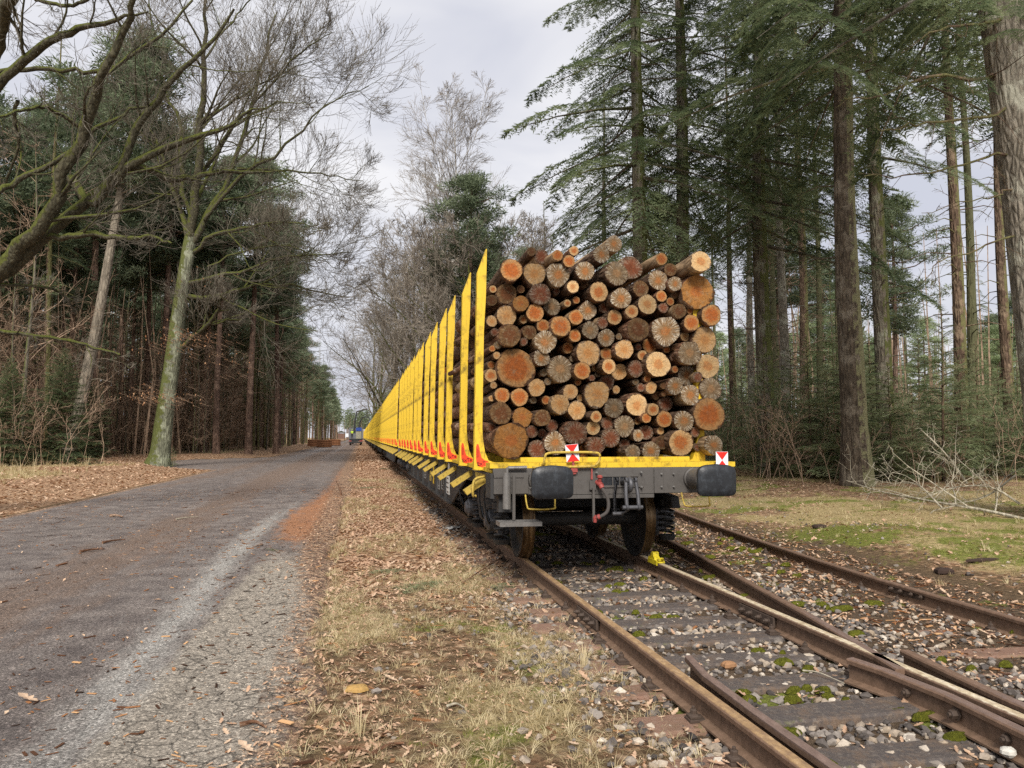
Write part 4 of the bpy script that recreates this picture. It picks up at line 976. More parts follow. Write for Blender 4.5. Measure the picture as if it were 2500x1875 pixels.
LAND = {66: 'the huge bark-ringed orange log', 103: 'the huge sawn log at bottom left', 20: 'the huge log at upper right', 89: 'the big ringed log at lower right', 64: 'the pale yellow log right of centre', 47: 'the big cracked log at right', 67: 'the big grey log left of centre', 118: 'the lone rough log at bottom right', 9: 'the topmost log', 80: 'the big tan log at mid pile', 102: 'the log above the tilted board', 0: 'the orange log by the stake tip', 53: 'the split whitish log at mid left', 28: 'the rimmed orange log near the top', 2: 'the white-cracked log near the top left', 110: 'the big rimmed log right of bottom centre'}
rows = [r.split() for r in RAW.replace('\n', '').split(';')]
LG = []
for r in rows:
    px = 1150+float(r[0])/2.765; py = 550+float(r[1])/2.765; st = r[3]; back = float(r[4])/100 if len(r) > 4 else 0
    Yf = YH+.52+back+.16*rng.random()
    p = aty(px, py, Yf); d = (p[0]*math.sin(YAW)+p[1]*math.cos(YAW)); R = float(r[2])/2.765/FPX*d*1.03
    LG.append([p[0], Yf, p[2], R, st, float(r[0]), float(r[1]), back])
def octant(dx, dy):
    a = math.degrees(math.atan2(-dy, dx)) % 360
    return ['directly right of', 'above and right of', 'above', 'above and left of', 'directly left of', 'below and left of', 'below', 'below and right of'][int((a+22.5)//45) % 8]
nth = ['nearest', 'second nearest', 'third nearest', 'fourth nearest', 'fifth nearest', 'sixth nearest', 'seventh nearest', 'eighth nearest', 'ninth nearest', 'tenth nearest', 'eleventh nearest', 'twelfth nearest']
buck = {}
for i, q in enumerate(LG):
    if i in LAND: continue
    ds_ = [(math.hypot(q[5]-LG[k][5], q[6]-LG[k][6]), k) for k in LAND]; d_, k = min(ds_)
    buck.setdefault((k, octant(q[5]-LG[k][5], q[6]-LG[k][6])), []).append((d_, i))
labs = {}
for (k, oc), L in buck.items():
    for n_, (d_, i) in enumerate(sorted(L)):
        sz = 'small' if LG[i][3] < .085 else ('thick' if LG[i][3] > .125 else 'mid-sized')
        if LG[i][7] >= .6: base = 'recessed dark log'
        else: base = '%s log, %s' % (sz, DESC[LG[i][4]])
        t_ = '%s, %s%s %s' % (base, '' if len(L) == 1 else nth[n_].replace(' nearest', '')+' ', oc, LAND[k])
        for u_, w_ in ((' cut end', ' end'), ('mid-sized ', ''), ('above and left of', 'upper left of'), ('above and right of', 'upper right of'), ('below and left of', 'lower left of'), ('below and right of', 'lower right of'), ('orange heart and pale rim', 'pale-rimmed orange'), ('directly ', ''), ('rough sawdust-orange', 'sawdust-orange'), ('recessed dark', 'recessed')):
            if len(t_.split()) > 16: t_ = t_.replace(u_, w_)
        labs[i] = t_
OWN = {66: 'huge orange log with a thick ring of bark, at the left edge of the pile', 103: 'huge log with rough sawdust-coloured end, bottom left corner of the pile', 20: 'huge rough orange-tan log near the upper right corner of the pile', 89: 'big orange log with clear growth rings at the lower right edge', 64: 'pale yellow freshly cut log right of the centre of the pile', 47: 'big log with a star of cracks and tan heart near the right edge', 67: 'big dark grey log with pale splinters, left of the centre', 118: 'lone rough pale-barked log in the bottom right corner, above the right buffer', 9: 'topmost log of the whole pile, sticking out behind its neighbour', 80: 'big tan log with shaggy bark in the middle of the pile', 102: 'big reddish log with white patches above the tilted signal board', 0: 'big orange log beside the tip of the nearest yellow stake', 53: 'log with star-shaped whitish cracks and orange patches at mid left', 28: 'round orange log with an even pale rim, near the top centre', 2: 'log with a ragged white and black cracked end near the top left', 110: 'big orange log with pale rim and rings, right of bottom centre'}
for i, q in enumerate(LG):
    lab = OWN.get(i) or labs[i]
    L = 3.0-q[7]*.8+.2*(rng.random()-.5)
    edge = q[5] < 330
    rz = rng.normal()*.03+.008; rx = rng.normal()*.015
    if i == 16: rz = -.06; rx = -.02
    if i == 118: rz = .10
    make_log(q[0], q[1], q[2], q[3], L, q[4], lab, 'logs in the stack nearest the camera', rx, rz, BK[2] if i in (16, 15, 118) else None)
# the stacks further along: side column, top layer
def stack(y0, L, nm, cols, cnt):
    xl = XC-1.24; z = 1.40
    sty = 'OoTSDGWR'
    while z < 3.30:
        R = .07+.09*rng.random()**1.3; z += R
        make_log(xl+R+.02*rng.random(), y0+.25*(rng.random()-.3), z, R, L-.1*rng.random(), sty[rng.integers(0, 8)], 'barked log in the outer column behind the stakes, %s' % nm, 'side logs, '+nm, rng.normal()*.006, rng.normal()*.008, BK[rng.choice(2)], .1); z += R*.94
    if cols:
        x = xl+.12
        while x < XC+1.2:
            R = .07+.08*rng.random(); x += R
            make_log(x, y0+.2*rng.random(), 3.22+.14*math.sin((x-XC)*1.6+1.6)+.10*rng.random(), R, L-.1, sty[rng.integers(0, 8)], 'log on the top layer of %s' % nm, 'top logs, '+nm, rng.normal()*.01, rng.normal()*.02, None, .1); x += R*.9
nms = ['the second stack', 'the third stack', 'the fourth stack', 'the fifth stack', 'the last stack of the first wagon']
ys_ = [YH+3.72, YH+6.9, YH+10.1, YH+13.3, YH+16.4]
for k, (nm, y) in enumerate(zip(nms, ys_)): stack(y, 3.0, nm, k < 4, 0)
# cores of the stacks and all loads beyond the first wagon, uncountable behind the stakes
mb = MB()
def filler(x0, x1, z0, z1, y, L, n):
    for _ in range(n):
        R = .08+.06*rng.random(); x = x0+(x1-x0)*rng.random(); z = z0+(z1-z0)*rng.random()
        mb.tube([(x, y+.3*rng.random(), z), (x, y+L, z)], R, 8, rng.integers(0, 2))
for y in ys_: filler(XC-.9, XC+1.2, 1.55, 3.15, y+.15, 2.7, 60)
for k in range(1, 13):
    for q in range(6):
        y = YH+PITCHW*k+.5+3.15*q; z = 1.42
        while z < 3.3:
            R = .09+.05*rng.random(); z += R
            for x in (XC-1.2+R, XC+1.2-R): mb.tube([(x, y, z), (x, y+2.95, z)], R, 8, rng.integers(0, 2))
            z += R*.9
        filler(XC-1.05, XC+1.05, 1.6, 3.35, y, 2.9, 26 if k < 4 else 14)
obj('stacked_logs', mb.mesh('stacked_logs', BK[:2], smooth=True), kind='stuff', label='mass of barked logs in the middle of the far stacks and on the far wagons', cat='logs')
# ================================================================== trees
OAKB = bark('oak_bark', '4e4f42', '868873', c='92957f', moss=('454a26', '686c40'), scale=7, stretch=.25, bump=.9, moss_dir=(-.75, -.2, .35), moss_amt=.42, dist=.05)
LIMB = bark('mossy_limb', '3a372c', '5e5a48', moss=('3c4022', '60642e'), scale=9, stretch=.5, bump=.8, moss_dir=(-.2, 0, .9), moss_amt=.62)
TWIG = bark('bare_twig', '4c473e', '7a7366', scale=4, bump=.2)
TWIGL = bark('pale_twig', '6b645a', '978d80', scale=4, bump=.2)
TWB = bark('brown_twig', '74604f', 'a8907a', scale=4, bump=.2)
PINEB = bark('pine_bark', '4e4038', '80685a', c='927a6a', scale=5, stretch=.25, bump=1, dist=.05)
FIRB = bark('fir_bark', '4a4238', '7c7264', c='8c8a78', moss=('464a2a', '6a6c40'), scale=6, stretch=.3, bump=1, moss_dir=(.7, -.5, 0), moss_amt=.35, dist=.06)
FIRB2 = bark('fir_bark_pale', '5c554a', '978e80', c='a5a292', scale=8, stretch=.35, bump=1, dist=.05)
FIRG = bark('fir_bark_greybrown', '3c342c', '6a5e50', c='7c7264', moss=('6a6850', '8a8664'), scale=6, stretch=.3, bump=1, moss_dir=(.9, -.3, 0), moss_amt=.45, dist=.06)  # moss pair here: paler yellow-olive tone on the right-hand side
FIRD = bark('fir_bark_brown', '40352b', '735f50', c='85735f', moss=('5a5838', '7a7650'), scale=6, stretch=.3, bump=1, moss_dir=(.9, -.3, 0), moss_amt=.5, dist=.06)
GREENB = bark('green_trunk', '3b3b2a', '6c6a4e', moss=('4a4a34', '64644a'), scale=6, stretch=.3, bump=.7, moss_dir=(.5, -.5, 0), moss_amt=.55)
BIRCHB = bark('birch_bark', '8a8580', 'd8d4cc', c='3a3431', scale=5, stretch=1.6, bump=.3)
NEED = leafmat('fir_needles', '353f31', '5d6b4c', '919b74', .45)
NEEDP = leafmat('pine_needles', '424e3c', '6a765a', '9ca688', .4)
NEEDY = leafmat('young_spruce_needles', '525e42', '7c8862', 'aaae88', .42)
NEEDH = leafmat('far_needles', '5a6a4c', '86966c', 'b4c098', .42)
BLEAF = leafmat('dry_beech_leaves', '84583c', 'a87a58', 'c49c78', .3)

# ---- one conifer bough, length 1 along +x, z up: stem and needled twigs
def bough(ntw=30, nb=13, droop=.18, seed=0, wide=.40, bl=.032, bw=.0085, hang=.12):
    R_ = np.random.default_rng(seed); v = []; f = []; tt = []
    def tri(a, b, c, t):
        k = len(v); v.extend([a, b, c]); f.append([k, k+1, k+2]); tt.append(t)
    for k in range(ntw):
        t = .14+.86*(k+.6*R_.random())/ntw
        for s in (-1, 1):
            if R_.random() < .1: continue
            o = np.array([t, 0, -droop*t*t+.06*math.sin(t*3)])
            L = wide*(1-t*.86)*(.6+.6*R_.random())*(.45+.55*min(1, t*3.5))
            a = math.radians(52+16*R_.random()); d = np.array([math.cos(a), s*math.sin(a), -hang*(1+2*R_.random())]); d /= np.linalg.norm(d)
            tw = .3*R_.random(); up = np.array([0, 0, 1.])
            for q in range(nb):
                u = (q+R_.random())/nb; p = o+d*L*u+np.array([0, 0, -.25*L*u*u])
                for s2 in (-1, 1):
                    sd = np.cross(d, up)*s2; n_ = d*.65+sd*(.75+.3*R_.random())+up*(R_.random()-.45)*.8
                    n_ /= np.linalg.norm(n_); l = bl*(.7+.6*R_.random()); w_ = np.cross(n_, [R_.random()-.5, R_.random()-.5, 1.]); w_ /= np.linalg.norm(w_)
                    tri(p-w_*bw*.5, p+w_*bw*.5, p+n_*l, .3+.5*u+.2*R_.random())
    return np.array(v), np.array(f), np.array(tt)
BOUGHS = [bough(seed=k) for k in range(4)]
BOUGHS_LO = [bough(14, 7, seed=10+k, bl=.06, bw=.017) for k in range(3)]
def place(mb, tmpl, o, az, pitch, L, m=0, tint_add=0, roll=0):
    v, f, t = tmpl
    ca, sa, cp, sp = math.cos(az), math.sin(az), math.cos(pitch), math.sin(pitch)
    if roll: c, s = math.cos(roll), math.sin(roll); v = v@np.array([[1, 0, 0], [0, c, s], [0, -s, c]])
    M = np.array([[ca*cp, -sa, -ca*sp], [sa*cp, ca, -sa*sp], [sp, 0, cp]])
    mb.add(v@M.T*L+np.array(o), f, m, np.clip(t+tint_add, 0, 1))
def conifer(H, base, Lmax, r0, nbr, tm, seed, bo=None, dead=10, gap=.0, lean=(0, 0), bm=None, pitch=(.15, -.35), needle=None, shape=1.0):
    "returns trunk mesh, crown mesh"
    R_ = np.random.default_rng(seed); bo = bo or BOUGHS; needle = needle or NEED.m if hasattr(NEED, 'm') else (needle or NEED)
    zs = np.linspace(-.3, H, 16); fl = np.where(zs < 1.0, 1+.35*(1-np.clip(zs, 0, 1))**2, 1)
    P = np.column_stack([lean[0]*zs/H+.06*np.sin(zs*.35+seed), lean[1]*zs/H+.05*np.cos(zs*.3+seed), zs]); Rr = r0*(1-.88*np.clip(zs/H, 0, 1)**1.15)*fl
    tmb = MB(); btube(tmb, P[None], Rr[None], 14, 0, None, .05)
    def tr(z): return np.array([np.interp(z, zs, P[:, 0]), np.interp(z, zs, P[:, 1]), z])
    for k in range(dead):
        z = base*(.25+.75*R_.random()); a = R_.random()*2*PI; L = .5+1.6*R_.random(); o = tr(z)
        pts = [o, o+np.array([math.cos(a)*L*.5, math.sin(a)*L*.5, .05*L]), o+np.array([math.cos(a)*L, math.sin(a)*L, -.12*L])]
        tmb.tube(pts, [.028, .018, .006], 5)
    cmb = MB()
    for k in range(nbr):
        u = ((k+R_.random())/nbr)**.9; z = base+(H-base)*u
        L = Lmax*((1-u)**.75*shape+.06)*(.6+.55*R_.random()); a = k*2.4+R_.random()*.8; o = tr(z)
        p = pitch[1]+(pitch[0]-pitch[1])*(u)+.22*(R_.random()-.5)
        place(cmb, bo[k % len(bo)], o, a, p, L, 0, .35*(R_.random()-.5)+.15*(u-.4), .35*(R_.random()-.5))
        e = np.array([math.cos(a)*math.cos(p), math.sin(a)*math.cos(p), math.sin(p)])
        q = np.linspace(0, 1, 4)[:, None]; pts = o+e*L*.9*q; pts[:, 2] -= .18*L*(q[:, 0])**2*.8
        cmb.tube(pts, np.array([.05, .03, .018, .006])*max(.35, L/4), 4, 1, cap=False)
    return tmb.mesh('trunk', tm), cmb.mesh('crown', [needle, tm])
def tuft_burst(n, s, seed, w=.05):
    R_ = np.random.default_rng(seed); c = nrm(R_.normal(size=(n, 3)))*(.3+.7*R_.random((n, 1)))*s*np.array([1, 1, .6]); d = nrm(c*[1, 1, 1.2]+[0, 0, .35*s]+.5*s*R_.normal(size=(n, 3)))
    sd = nrm(np.cross(d, R_.normal(size=(n, 3)))); l = .38*s*(.6+.8*R_.random((n, 1)))
    v = np.stack([c-sd*w*s, c+sd*w*s, c+d*l], 1).reshape(-1, 3)
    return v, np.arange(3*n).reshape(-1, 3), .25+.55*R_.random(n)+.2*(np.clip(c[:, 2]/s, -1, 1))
TUFT = [tuft_burst(150, 1., 30+k, .045) for k in range(4)]
def pine(H, base, spread, r0, tm, seed, ncl=46, dead=14, lean=(0, 0), needle=None, flat=.75):
    R_ = np.random.default_rng(seed); zs = np.linspace(-.3, H-1, 14)
    P = np.column_stack([lean[0]*zs/H+.12*np.sin(zs*.25+seed), lean[1]*zs/H+.1*np.cos(zs*.22+seed), zs]); Rr = r0*(1-.72*np.clip(zs/H, 0, 1)**1.2)*np.where(zs < .8, 1.25, 1)
    tmb = MB(); btube(tmb, P[None], Rr[None], 12, 0, None, .05)
    def tr(z): return np.array([np.interp(z, zs, P[:, 0]), np.interp(z, zs, P[:, 1]), z])
    for k in range(dead):
        z = base*(.3+.7*R_.random()); a = R_.random()*2*PI; L = .4+1.4*R_.random(); o = tr(z)
        tmb.tube([o, o+np.array([math.cos(a)*L*.5, math.sin(a)*L*.5, .1]), o+np.array([math.cos(a)*L, math.sin(a)*L, -.1])], [.03, .02, .008], 4)
    cmb = MB()
    for k in range(ncl):
        u = (k+R_.random())/ncl; z = base+(H-base)*u*.97; a = k*2.4+R_.random(); L = spread*(math.sin(PI*(.18+.8*u))**.8)*(.35+.75*R_.random())
        o = tr(min(z, H-1)); e = o+np.array([math.cos(a)*L, math.sin(a)*L, .28*L+(z-min(z, H-1))])
        md = (o+e)/2-[0, 0, .1*L]
        cmb.tube([o, md, e], [.06, .04, .02], 4, 1, cap=False)
        for q in range(3):
            c = md+(e-md)*(.35+.4*q)+R_.normal(size=3)*.25*[1, 1, .5]; s = spread*.27*(.7+.6*R_.random())
            v, f, t = TUFT[(k+q) % 4]; az = R_.random()*6.3; M = np.array([[math.cos(az), -math.sin(az), 0], [math.sin(az), math.cos(az), 0], [0, 0, flat]])
            cmb.add(v@M.T*s+c, f, 0, np.clip(t+.3*(R_.random()-.5)+.2*(u-.5), 0, 1))
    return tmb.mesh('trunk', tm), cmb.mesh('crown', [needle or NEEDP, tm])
def tree(kind, tr_cr, loc, rz, label, cat='tree', group=None, sc=1.):
    o = empty(kind, loc, rz, label=label, cat=cat, group=group); o.scale = (sc, sc, sc)
    obj('trunk', tr_cr[0], o); obj('crown', tr_cr[1], o); return o
def put_tree(kind, tc, px, d, rz, label, group=None, sc=1., cat='tree'):
    x, y = gx(px, d); return tree(kind, tc, (x, y, float(ground_z(x, y))-.03), rz, label, cat, group, sc)

# ---------------------------------------------------------------- the mossy oak by the road
def bare_tree(name, trunk, limbs, d0, label, lv, tm, lm_, tw, dep=None, group=None, tw_r=(.011, .010), leafy=0, base_px=None, wig=.3, up=.25, cat='tree', kk=14):
    "trunk, limbs: lists of (photo x, photo y, radius) on a vertical sheet d0 away; a limb gets its own depth swing"
    p0 = at(trunk[0][0], trunk[0][1], d0); o = empty(name, tuple(p0), label=label, cat=cat, group=group)
    T = np.array([at(a, b, d0) for a, b, c in trunk])-p0; tp = chain(T, 22); tr_ = np.interp(np.linspace(0, 1, 22), np.linspace(0, 1, len(trunk)), [c for *_, c in trunk])
    mb = MB(); btube(mb, tp[None], tr_[None], 18, 0, None, .05); obj('trunk', mb.mesh('trunk', tm, smooth=True), o)
    PL = []; RL = []
    for li, L in enumerate(limbs):
        sw = (((li*37) % 11)/5.-1.)*(dep or 2.5); n = len(L)
        pts = [at(a, b, d0+sw*(k/(n-1))**1.2) for k, (a, b, c) in enumerate(L)]
        c = chain(np.array(pts)-p0, kk); c[1:-1] += rng.normal(size=(kk-2, 3))*.012*np.linalg.norm(c[-1]-c[0])*.5
        PL.append(c); RL.append(np.interp(np.linspace(0, 1, kk), np.linspace(0, 1, n), [q[2] for q in L]))
    P = np.stack(PL); R = np.stack(RL); mb = MB(); btube(mb, P, R, 9, 0, None, .08)
    lims = mb
    cr = MB(); P1, R1_ = P, R
    for k, (n, ang, lf, rf, K, sides) in enumerate(lv):
        P1, R1_ = spawn(P1, R1_, n, .18 if k == 0 else .12, 1., ang, lf, rf, K, wig, up, tw_r[min(k, 1)])
        btube(lims if k == 0 else cr, P1, R1_, sides, 0)
        if k == len(lv)-1: last = P1
    obj('limbs', lims.mesh('limbs', lm_, smooth=True), o)
    obj('twigs', cr.mesh('twigs', tw), o)
    return o, last, p0
z = lambda L: [(a/1.382, b/1.382, r) for a, b, r in L]
oak_trunk = z([(533, 1568, .72), (541, 1525, .52), (556, 1400, .46), (578, 1250, .42), (597, 1100, .38), (617, 960, .34), (636, 840, .34), (642, 800, .30)])
oak_limbs = [z(l) for l in [
    [(640, 820, .26), (652, 700, .24), (665, 560, .21), (680, 380, .17), (690, 200, .12), (692, 60, .09), (702, -80, .05)],
    [(640, 830, .16), (610, 700, .13), (565, 600, .1), (540, 500, .07), (500, 430, .03)],
    [(648, 820, .20), (700, 720, .18), (760, 620, .15), (812, 500, .12), (852, 330, .10), (890, 190, .07), (935, 40, .04)],
    [(655, 850, .13), (730, 790, .11), (830, 768, .08), (930, 750, .05), (1030, 755, .03)],
    [(640, 955, .13), (750, 935, .11), (850, 905, .08), (960, 872, .06), (1080, 862, .04), (1190, 850, .02)],
    [(635, 1000, .15), (740, 1000, .13), (830, 968, .10), (930, 958, .07), (1060, 980, .05), (1170, 1002, .025)],
    [(610, 1175, .14), (660, 1130, .12), (700, 1095, .11), (740, 1040, .09), (745, 1005, .05)], [(690, 1105, .07), (740, 1082, .06), (780, 1080, .05), (816, 1080, .03)],
    [(650, 740, .14), (622, 620, .13), (602, 420, .11), (562, 290, .08), (520, 150, .06), (500, -20, .04)],
    [(690, 740, .13), (800, 610, .11), (930, 520, .08), (1050, 400, .05), (1150, 330, .03), (1245, 290, .015)],
    [(800, 570, .08), (950, 575, .06), (1100, 592, .04), (1225, 610, .02)],
    [(850, 360, .07), (930, 270, .05), (1010, 180, .04), (1120, 110, .02)],
    [(676, 420, .09), (770, 350, .07), (850, 300, .05), (960, 240, .04), (1070, 200, .02)],
    [(690, 200, .07), (760, 100, .05), (830, 20, .04), (880, -60, .03)],
    [(665, 600, .1), (740, 500, .08), (800, 420, .07), (930, 350, .04), (1040, 345, .02)],
    [(700, 900, .06), (820, 850, .05), (960, 830, .04), (1080, 870, .025), (1120, 900, .015)]]]
OAK, last, op = bare_tree('oak_tree', oak_trunk, oak_limbs, 42, 'big bare oak with moss down its grey trunk, standing at the left road edge',
    [(7, (28, 60), .58, .55, 9, 6), (7, (25, 52), .75, .5, 8, 4), (6, (20, 45), .85, .5, 6, 3), (4, (18, 42), .95, .6, 5, 3)], OAKB, LIMB, TWIG, 3.5, tw_r=(.020, .0095), wig=.17, up=.35)
# russet leaves still hanging low on the oak
mb = MB(); cl = []
for a, b, n in ((640, 1135, 110), (560, 1175, 45), (500, 1335, 110), (560, 1345, 70), (680, 1155, 30), (740, 1200, 25), (775, 1235, 20), (720, 945, 20)):
    c = at(a/1.382, b/1.382, 41)-op; cl.append(c+rng.normal(size=(n, 3))*[.9, .5, .28])
cl = np.vstack(cl); scatter(mb, leaf_lo[0], leaf_lo[1], cl, .07+.08*rng.random(len(cl)), 1, True, tint=rng.random(len(cl)))
for k in range(0, len(cl), 3): mb.tube([cl[k], cl[k]+[.4, .2, -.15]], .012, 3, 1, cap=False, t=.5)
obj('russet_leaves', mb.mesh('russet_leaves', [BLEAF, TWB]), OAK)

# ---- the overhanging oak off the left edge
z2 = z
ov_trunk = [(-260, 1175, .55), (-230, 1000, .46), (-190, 860, .42), (-120, 760, .38), (-70, 705, .32), (-30, 680, .26)]
ov_limbs = [z(l) for l in [
    [(-60, 950, .24), (20, 890, .21), (105, 790, .19), (190, 655, .17), (268, 450, .15), (330, 330, .12), (362, 215, .10), (420, 80, .08), (460, -30, .06)],
    [(-60, 960, .20), (20, 910, .19), (130, 815, .17), (230, 735, .15), (330, 640, .14), (410, 580, .12), (500, 530, .10), (640, 470, .08), (745, 450, .06), (830, 390, .04), (900, 365, .02)],
    [(390, 590, .10), (480, 562, .09), (560, 600, .085), (640, 602, .08), (720, 580, .065), (840, 583, .05), (935, 577, .02)],
    [(-70, 340, .16), (0, 292, .13), (90, 195, .12), (180, 130, .10), (250, 108, .09), (390, 68, .05), (500, 40, .02)],
    [(-60, 245, .07), (60, 238, .065), (190, 236, .06), (290, 243, .055), (372, 232, .05), (450, 178, .05), (560, 110, .04), (650, 0, .03)],
    [(-60, 690, .09), (0, 640, .085), (70, 598, .08), (200, 540, .07), (320, 440, .06), (440, 372, .04), (560, 350, .02)],
    [(110, 805, .09), (200, 797, .085), (310, 793, .075), (430, 802, .06), (520, 805, .04), (580, 822, .02)],
    [(-60, 1115, .06), (60, 1125, .055), (160, 1138, .05), (300, 1166, .04), (405, 1197, .03)],
    [(60, -60, .20), (30, 0, .17), (12, 80, .14), (-10, 180, .12), (-50, 300, .12)],
    [(235, 600, .12), (330, 660, .02), (420, 520, .07), (480, 400, .08), (560, 290, .07), (640, 210, .06), (720, 130, .04)][0:1]+[(300, 690, .12), (390, 590, .11), (450, 460, .10), (520, 340, .09), (600, 250, .07), (700, 150, .05), (790, 30, .03)],
    [(60, 340, .05), (50, 400, .05), (62, 490, .04), (20, 620, .03)],
    [(275, 440, .06), (180, 370, .05), (90, 370, .04), (-20, 400, .03)],
    [(120, 0, .05), (230, 20, .05), (330, -20, .04)],
    [(0, 960, .05), (110, 965, .04), (200, 985, .04), (260, 1060, .02)]]]
ov_limbs = [[(a, b, r*.74) for a, b, r in L] for L in ov_limbs]
OV, _, _ = bare_tree('oak_tree', ov_trunk, ov_limbs, 15, 'overhanging oak whose mossy limbs reach in from the left picture edge',
    [(5, (30, 60), .38, .36, 9, 6), (6, (28, 55), .72, .45, 8, 4), (5, (25, 50), .8, .5, 6, 3), (3, (20, 45), .9, .6, 5, 3)], OAKB, LIMB, TWIG, 2.2, tw_r=(.008, .0038), kk=20, wig=.18)

# ---------------------------------------------------------------- bare trees beyond the train
def simple_bare(name, px, d, H, r0, lv, tm, lm_, tw, label, n_lead=4, spread=.25, group=None, up=.25, tw_r=(.02, .014), crown0=.25, wig=.22, leader_up=.6):
    x, y = gx(px, d); z0 = float(ground_z(x, y)); o = empty(name, (x, y, z0-.05), rng.random()*6, label=label, cat='tree', group=group)
    zs = np.linspace(0, H, 12); T = np.column_stack([.15*np.sin(zs*.3+px), .15*np.cos(zs*.27), zs]); R = r0*(1-.9*zs/H)+.01
    mb = MB(); btube(mb, T[None], R[None], 10, 0, None, .05); obj('trunk', mb.mesh('trunk', tm, smooth=True), o)
    P1, R1_ = spawn(T[None], R[None], n_lead, crown0, .95, (22, 50), .5, .55, 9, wig*.7, leader_up, .03)
    mb = MB(); btube(mb, P1, R1_, 5, 0); obj('limbs', mb.mesh('limbs', lm_, smooth=True), o)
    cr = MB()
    for k, (n, ang, lf, rf, K, sides) in enumerate(lv):
        P1, R1_ = spawn(P1, R1_, n, .15, 1., ang, lf, rf, K, wig, up if k == 0 else up*.5, tw_r[min(k, 1)]); btube(cr, P1, R1_, sides, 0)
    obj('twigs', cr.mesh('twigs', tw), o); return o
simple_bare('birch_tree', 1112, 57, 25.5, .20, [(9, (22, 50), .5, .5, 7, 4), (8, (20, 45), .62, .5, 6, 3), (7, (15, 40), .8, .6, 4, 3)], BIRCHB, BIRCHB, TWIGL, 'tall bare birch with white stem and fine hanging twigs behind the train', 15, up=-.1, tw_r=(.014, .0095), leader_up=1.3, wig=.16)
simple_bare('birch_tree', 1062, 64, 23, .16, [(9, (22, 50), .5, .5, 7, 4), (8, (20, 45), .62, .5, 6, 3), (6, (15, 40), .8, .6, 4, 3)], BIRCHB, BIRCHB, TWIGL, 'slimmer birch left of the tall birch, behind the row of yellow stakes', 13, up=-.1, tw_r=(.014, .0095), leader_up=1.3, wig=.16)
specs = [(1225, 48, 14, .2), (1150, 44, 12.5, .16), (1060, 50, 15, .2), (1010, 62, 17, .22), (960, 80, 19, .25), (985, 70, 14, .2), (930, 100, 20, .25), (1290, 46, 13, .14), (912, 130, 22, .28), (1095, 78, 17, .2)]
lbl = ['bare tree rising between the birch and the log pile', 'low bare tree behind the nearest stake tips', 'many-stemmed bare tree at the foot of the birches', 'bare oak behind the row of stakes, left of the birches', 'dark spreading bare tree over the middle wagons', 'small bare tree in front of the dark spreading one', 'distant bare tree above the far stakes', 'thin bare tree right behind the top of the log pile', 'farthest bare tree arching towards the end of the road', 'bare tree hidden behind the two birches']
for (px, d, H, r0), lb in zip(specs, lbl):
    simple_bare('bare_tree', px, d, H, r0, [(8, (30, 65), .65, .5, 7, 4), (8, (25, 55), .65, .55, 5, 3), (6, (20, 50), .75, .6, 4, 3)], LIMB, LIMB, TWIGL, lb, 13, tw_r=(.022, .013), crown0=.08, wig=.26, leader_up=.45)

# ---------------------------------------------------------------- right-hand firs
F1 = conifer(31, 8.5, 5.8, .33, 135, FIRB, 1, dead=16)
F2 = conifer(33, 10.5, 4.6, .30, 90, FIRB, 2, dead=22)
F3 = conifer(29, 13, 3.8, .24, 90, FIRB2, 3, dead=26, bo=BOUGHS_LO)
F4 = conifer(30, 15, 3.6, .26, 64, FIRD, 4, dead=22, bo=BOUGHS_LO)
F5 = conifer(30, 11.5, 5.6, .37, 90, FIRG, 5, dead=10)
F6 = conifer(33, 9.5, 6.5, .43, 110, FIRB2, 6, dead=0, lean=(-2.9, .5))
F7 = conifer(29, 16, 3.0, .22, 50, GREENB, 7, dead=24, bo=BOUGHS_LO)
put_tree('fir_tree', F1, 1566, 28, 1.0, 'dark fir whose trunk rises just behind the top of the log pile, reaching furthest left')
put_tree('fir_tree', F2, 1674, 28.5, 4.2, 'fir with greenish trunk, second from the left above the log pile')
put_tree('fir_tree', F5, 2085, 22, 2.2, 'thick brown fir trunk standing alone on the mossy bank right of the train')
put_tree('fir_tree', F6, 2596, 13.5, 0, 'huge pale-barked fir trunk at the right picture edge with bare branches')
put_tree('fir_tree', F2, 2160, 27, .5, 'greenish trunk directly right of the thick brown fir')
put_tree('fir_tree', F3, 1918, 36, 2, 'pale grey lichen-covered fir left of the thick brown fir')
put_tree('fir_tree', F4, 1968, 40, 5, 'dark fir between the pale lichen-covered one and the thick brown one')
put_tree('fir_tree', F7, 2008, 46, 3, 'slim fir directly left of the thick brown fir')
put_tree('fir_tree', F7, 1893, 44, 1, 'slim dark fir left of the pale lichen-covered trunk')
put_tree('fir_tree', F4, 2350, 30, 4, 'straight fir on the right, left one of a close pair')
put_tree('fir_tree', F7, 2385, 33, 2.5, 'straight fir on the right, right one of a close pair')
put_tree('fir_tree', F4, 2466, 34, 1.5, 'dark fir directly left of the huge pale trunk at the edge')
put_tree('fir_tree', F3, 1838, 48, .3, 'fir right of the log pile, set back among thin trunks')
put_tree('fir_tree', F4, 1790, 52, 3.3, 'fir right behind the edge of the log pile')
put_tree('fir_tree', F1, 1480, 46, 3.0, 'fir set back behind the left part of the log pile top', sc=.75)
put_tree('fir_tree', F2, 1330, 62, 3.0, 'distant fir above the left part of the log pile', sc=.62)
put_tree('fir_tree', F1, 1870, 30, 5.0, 'fir whose dense boughs fill the sky right of the log pile', sc=1.05)
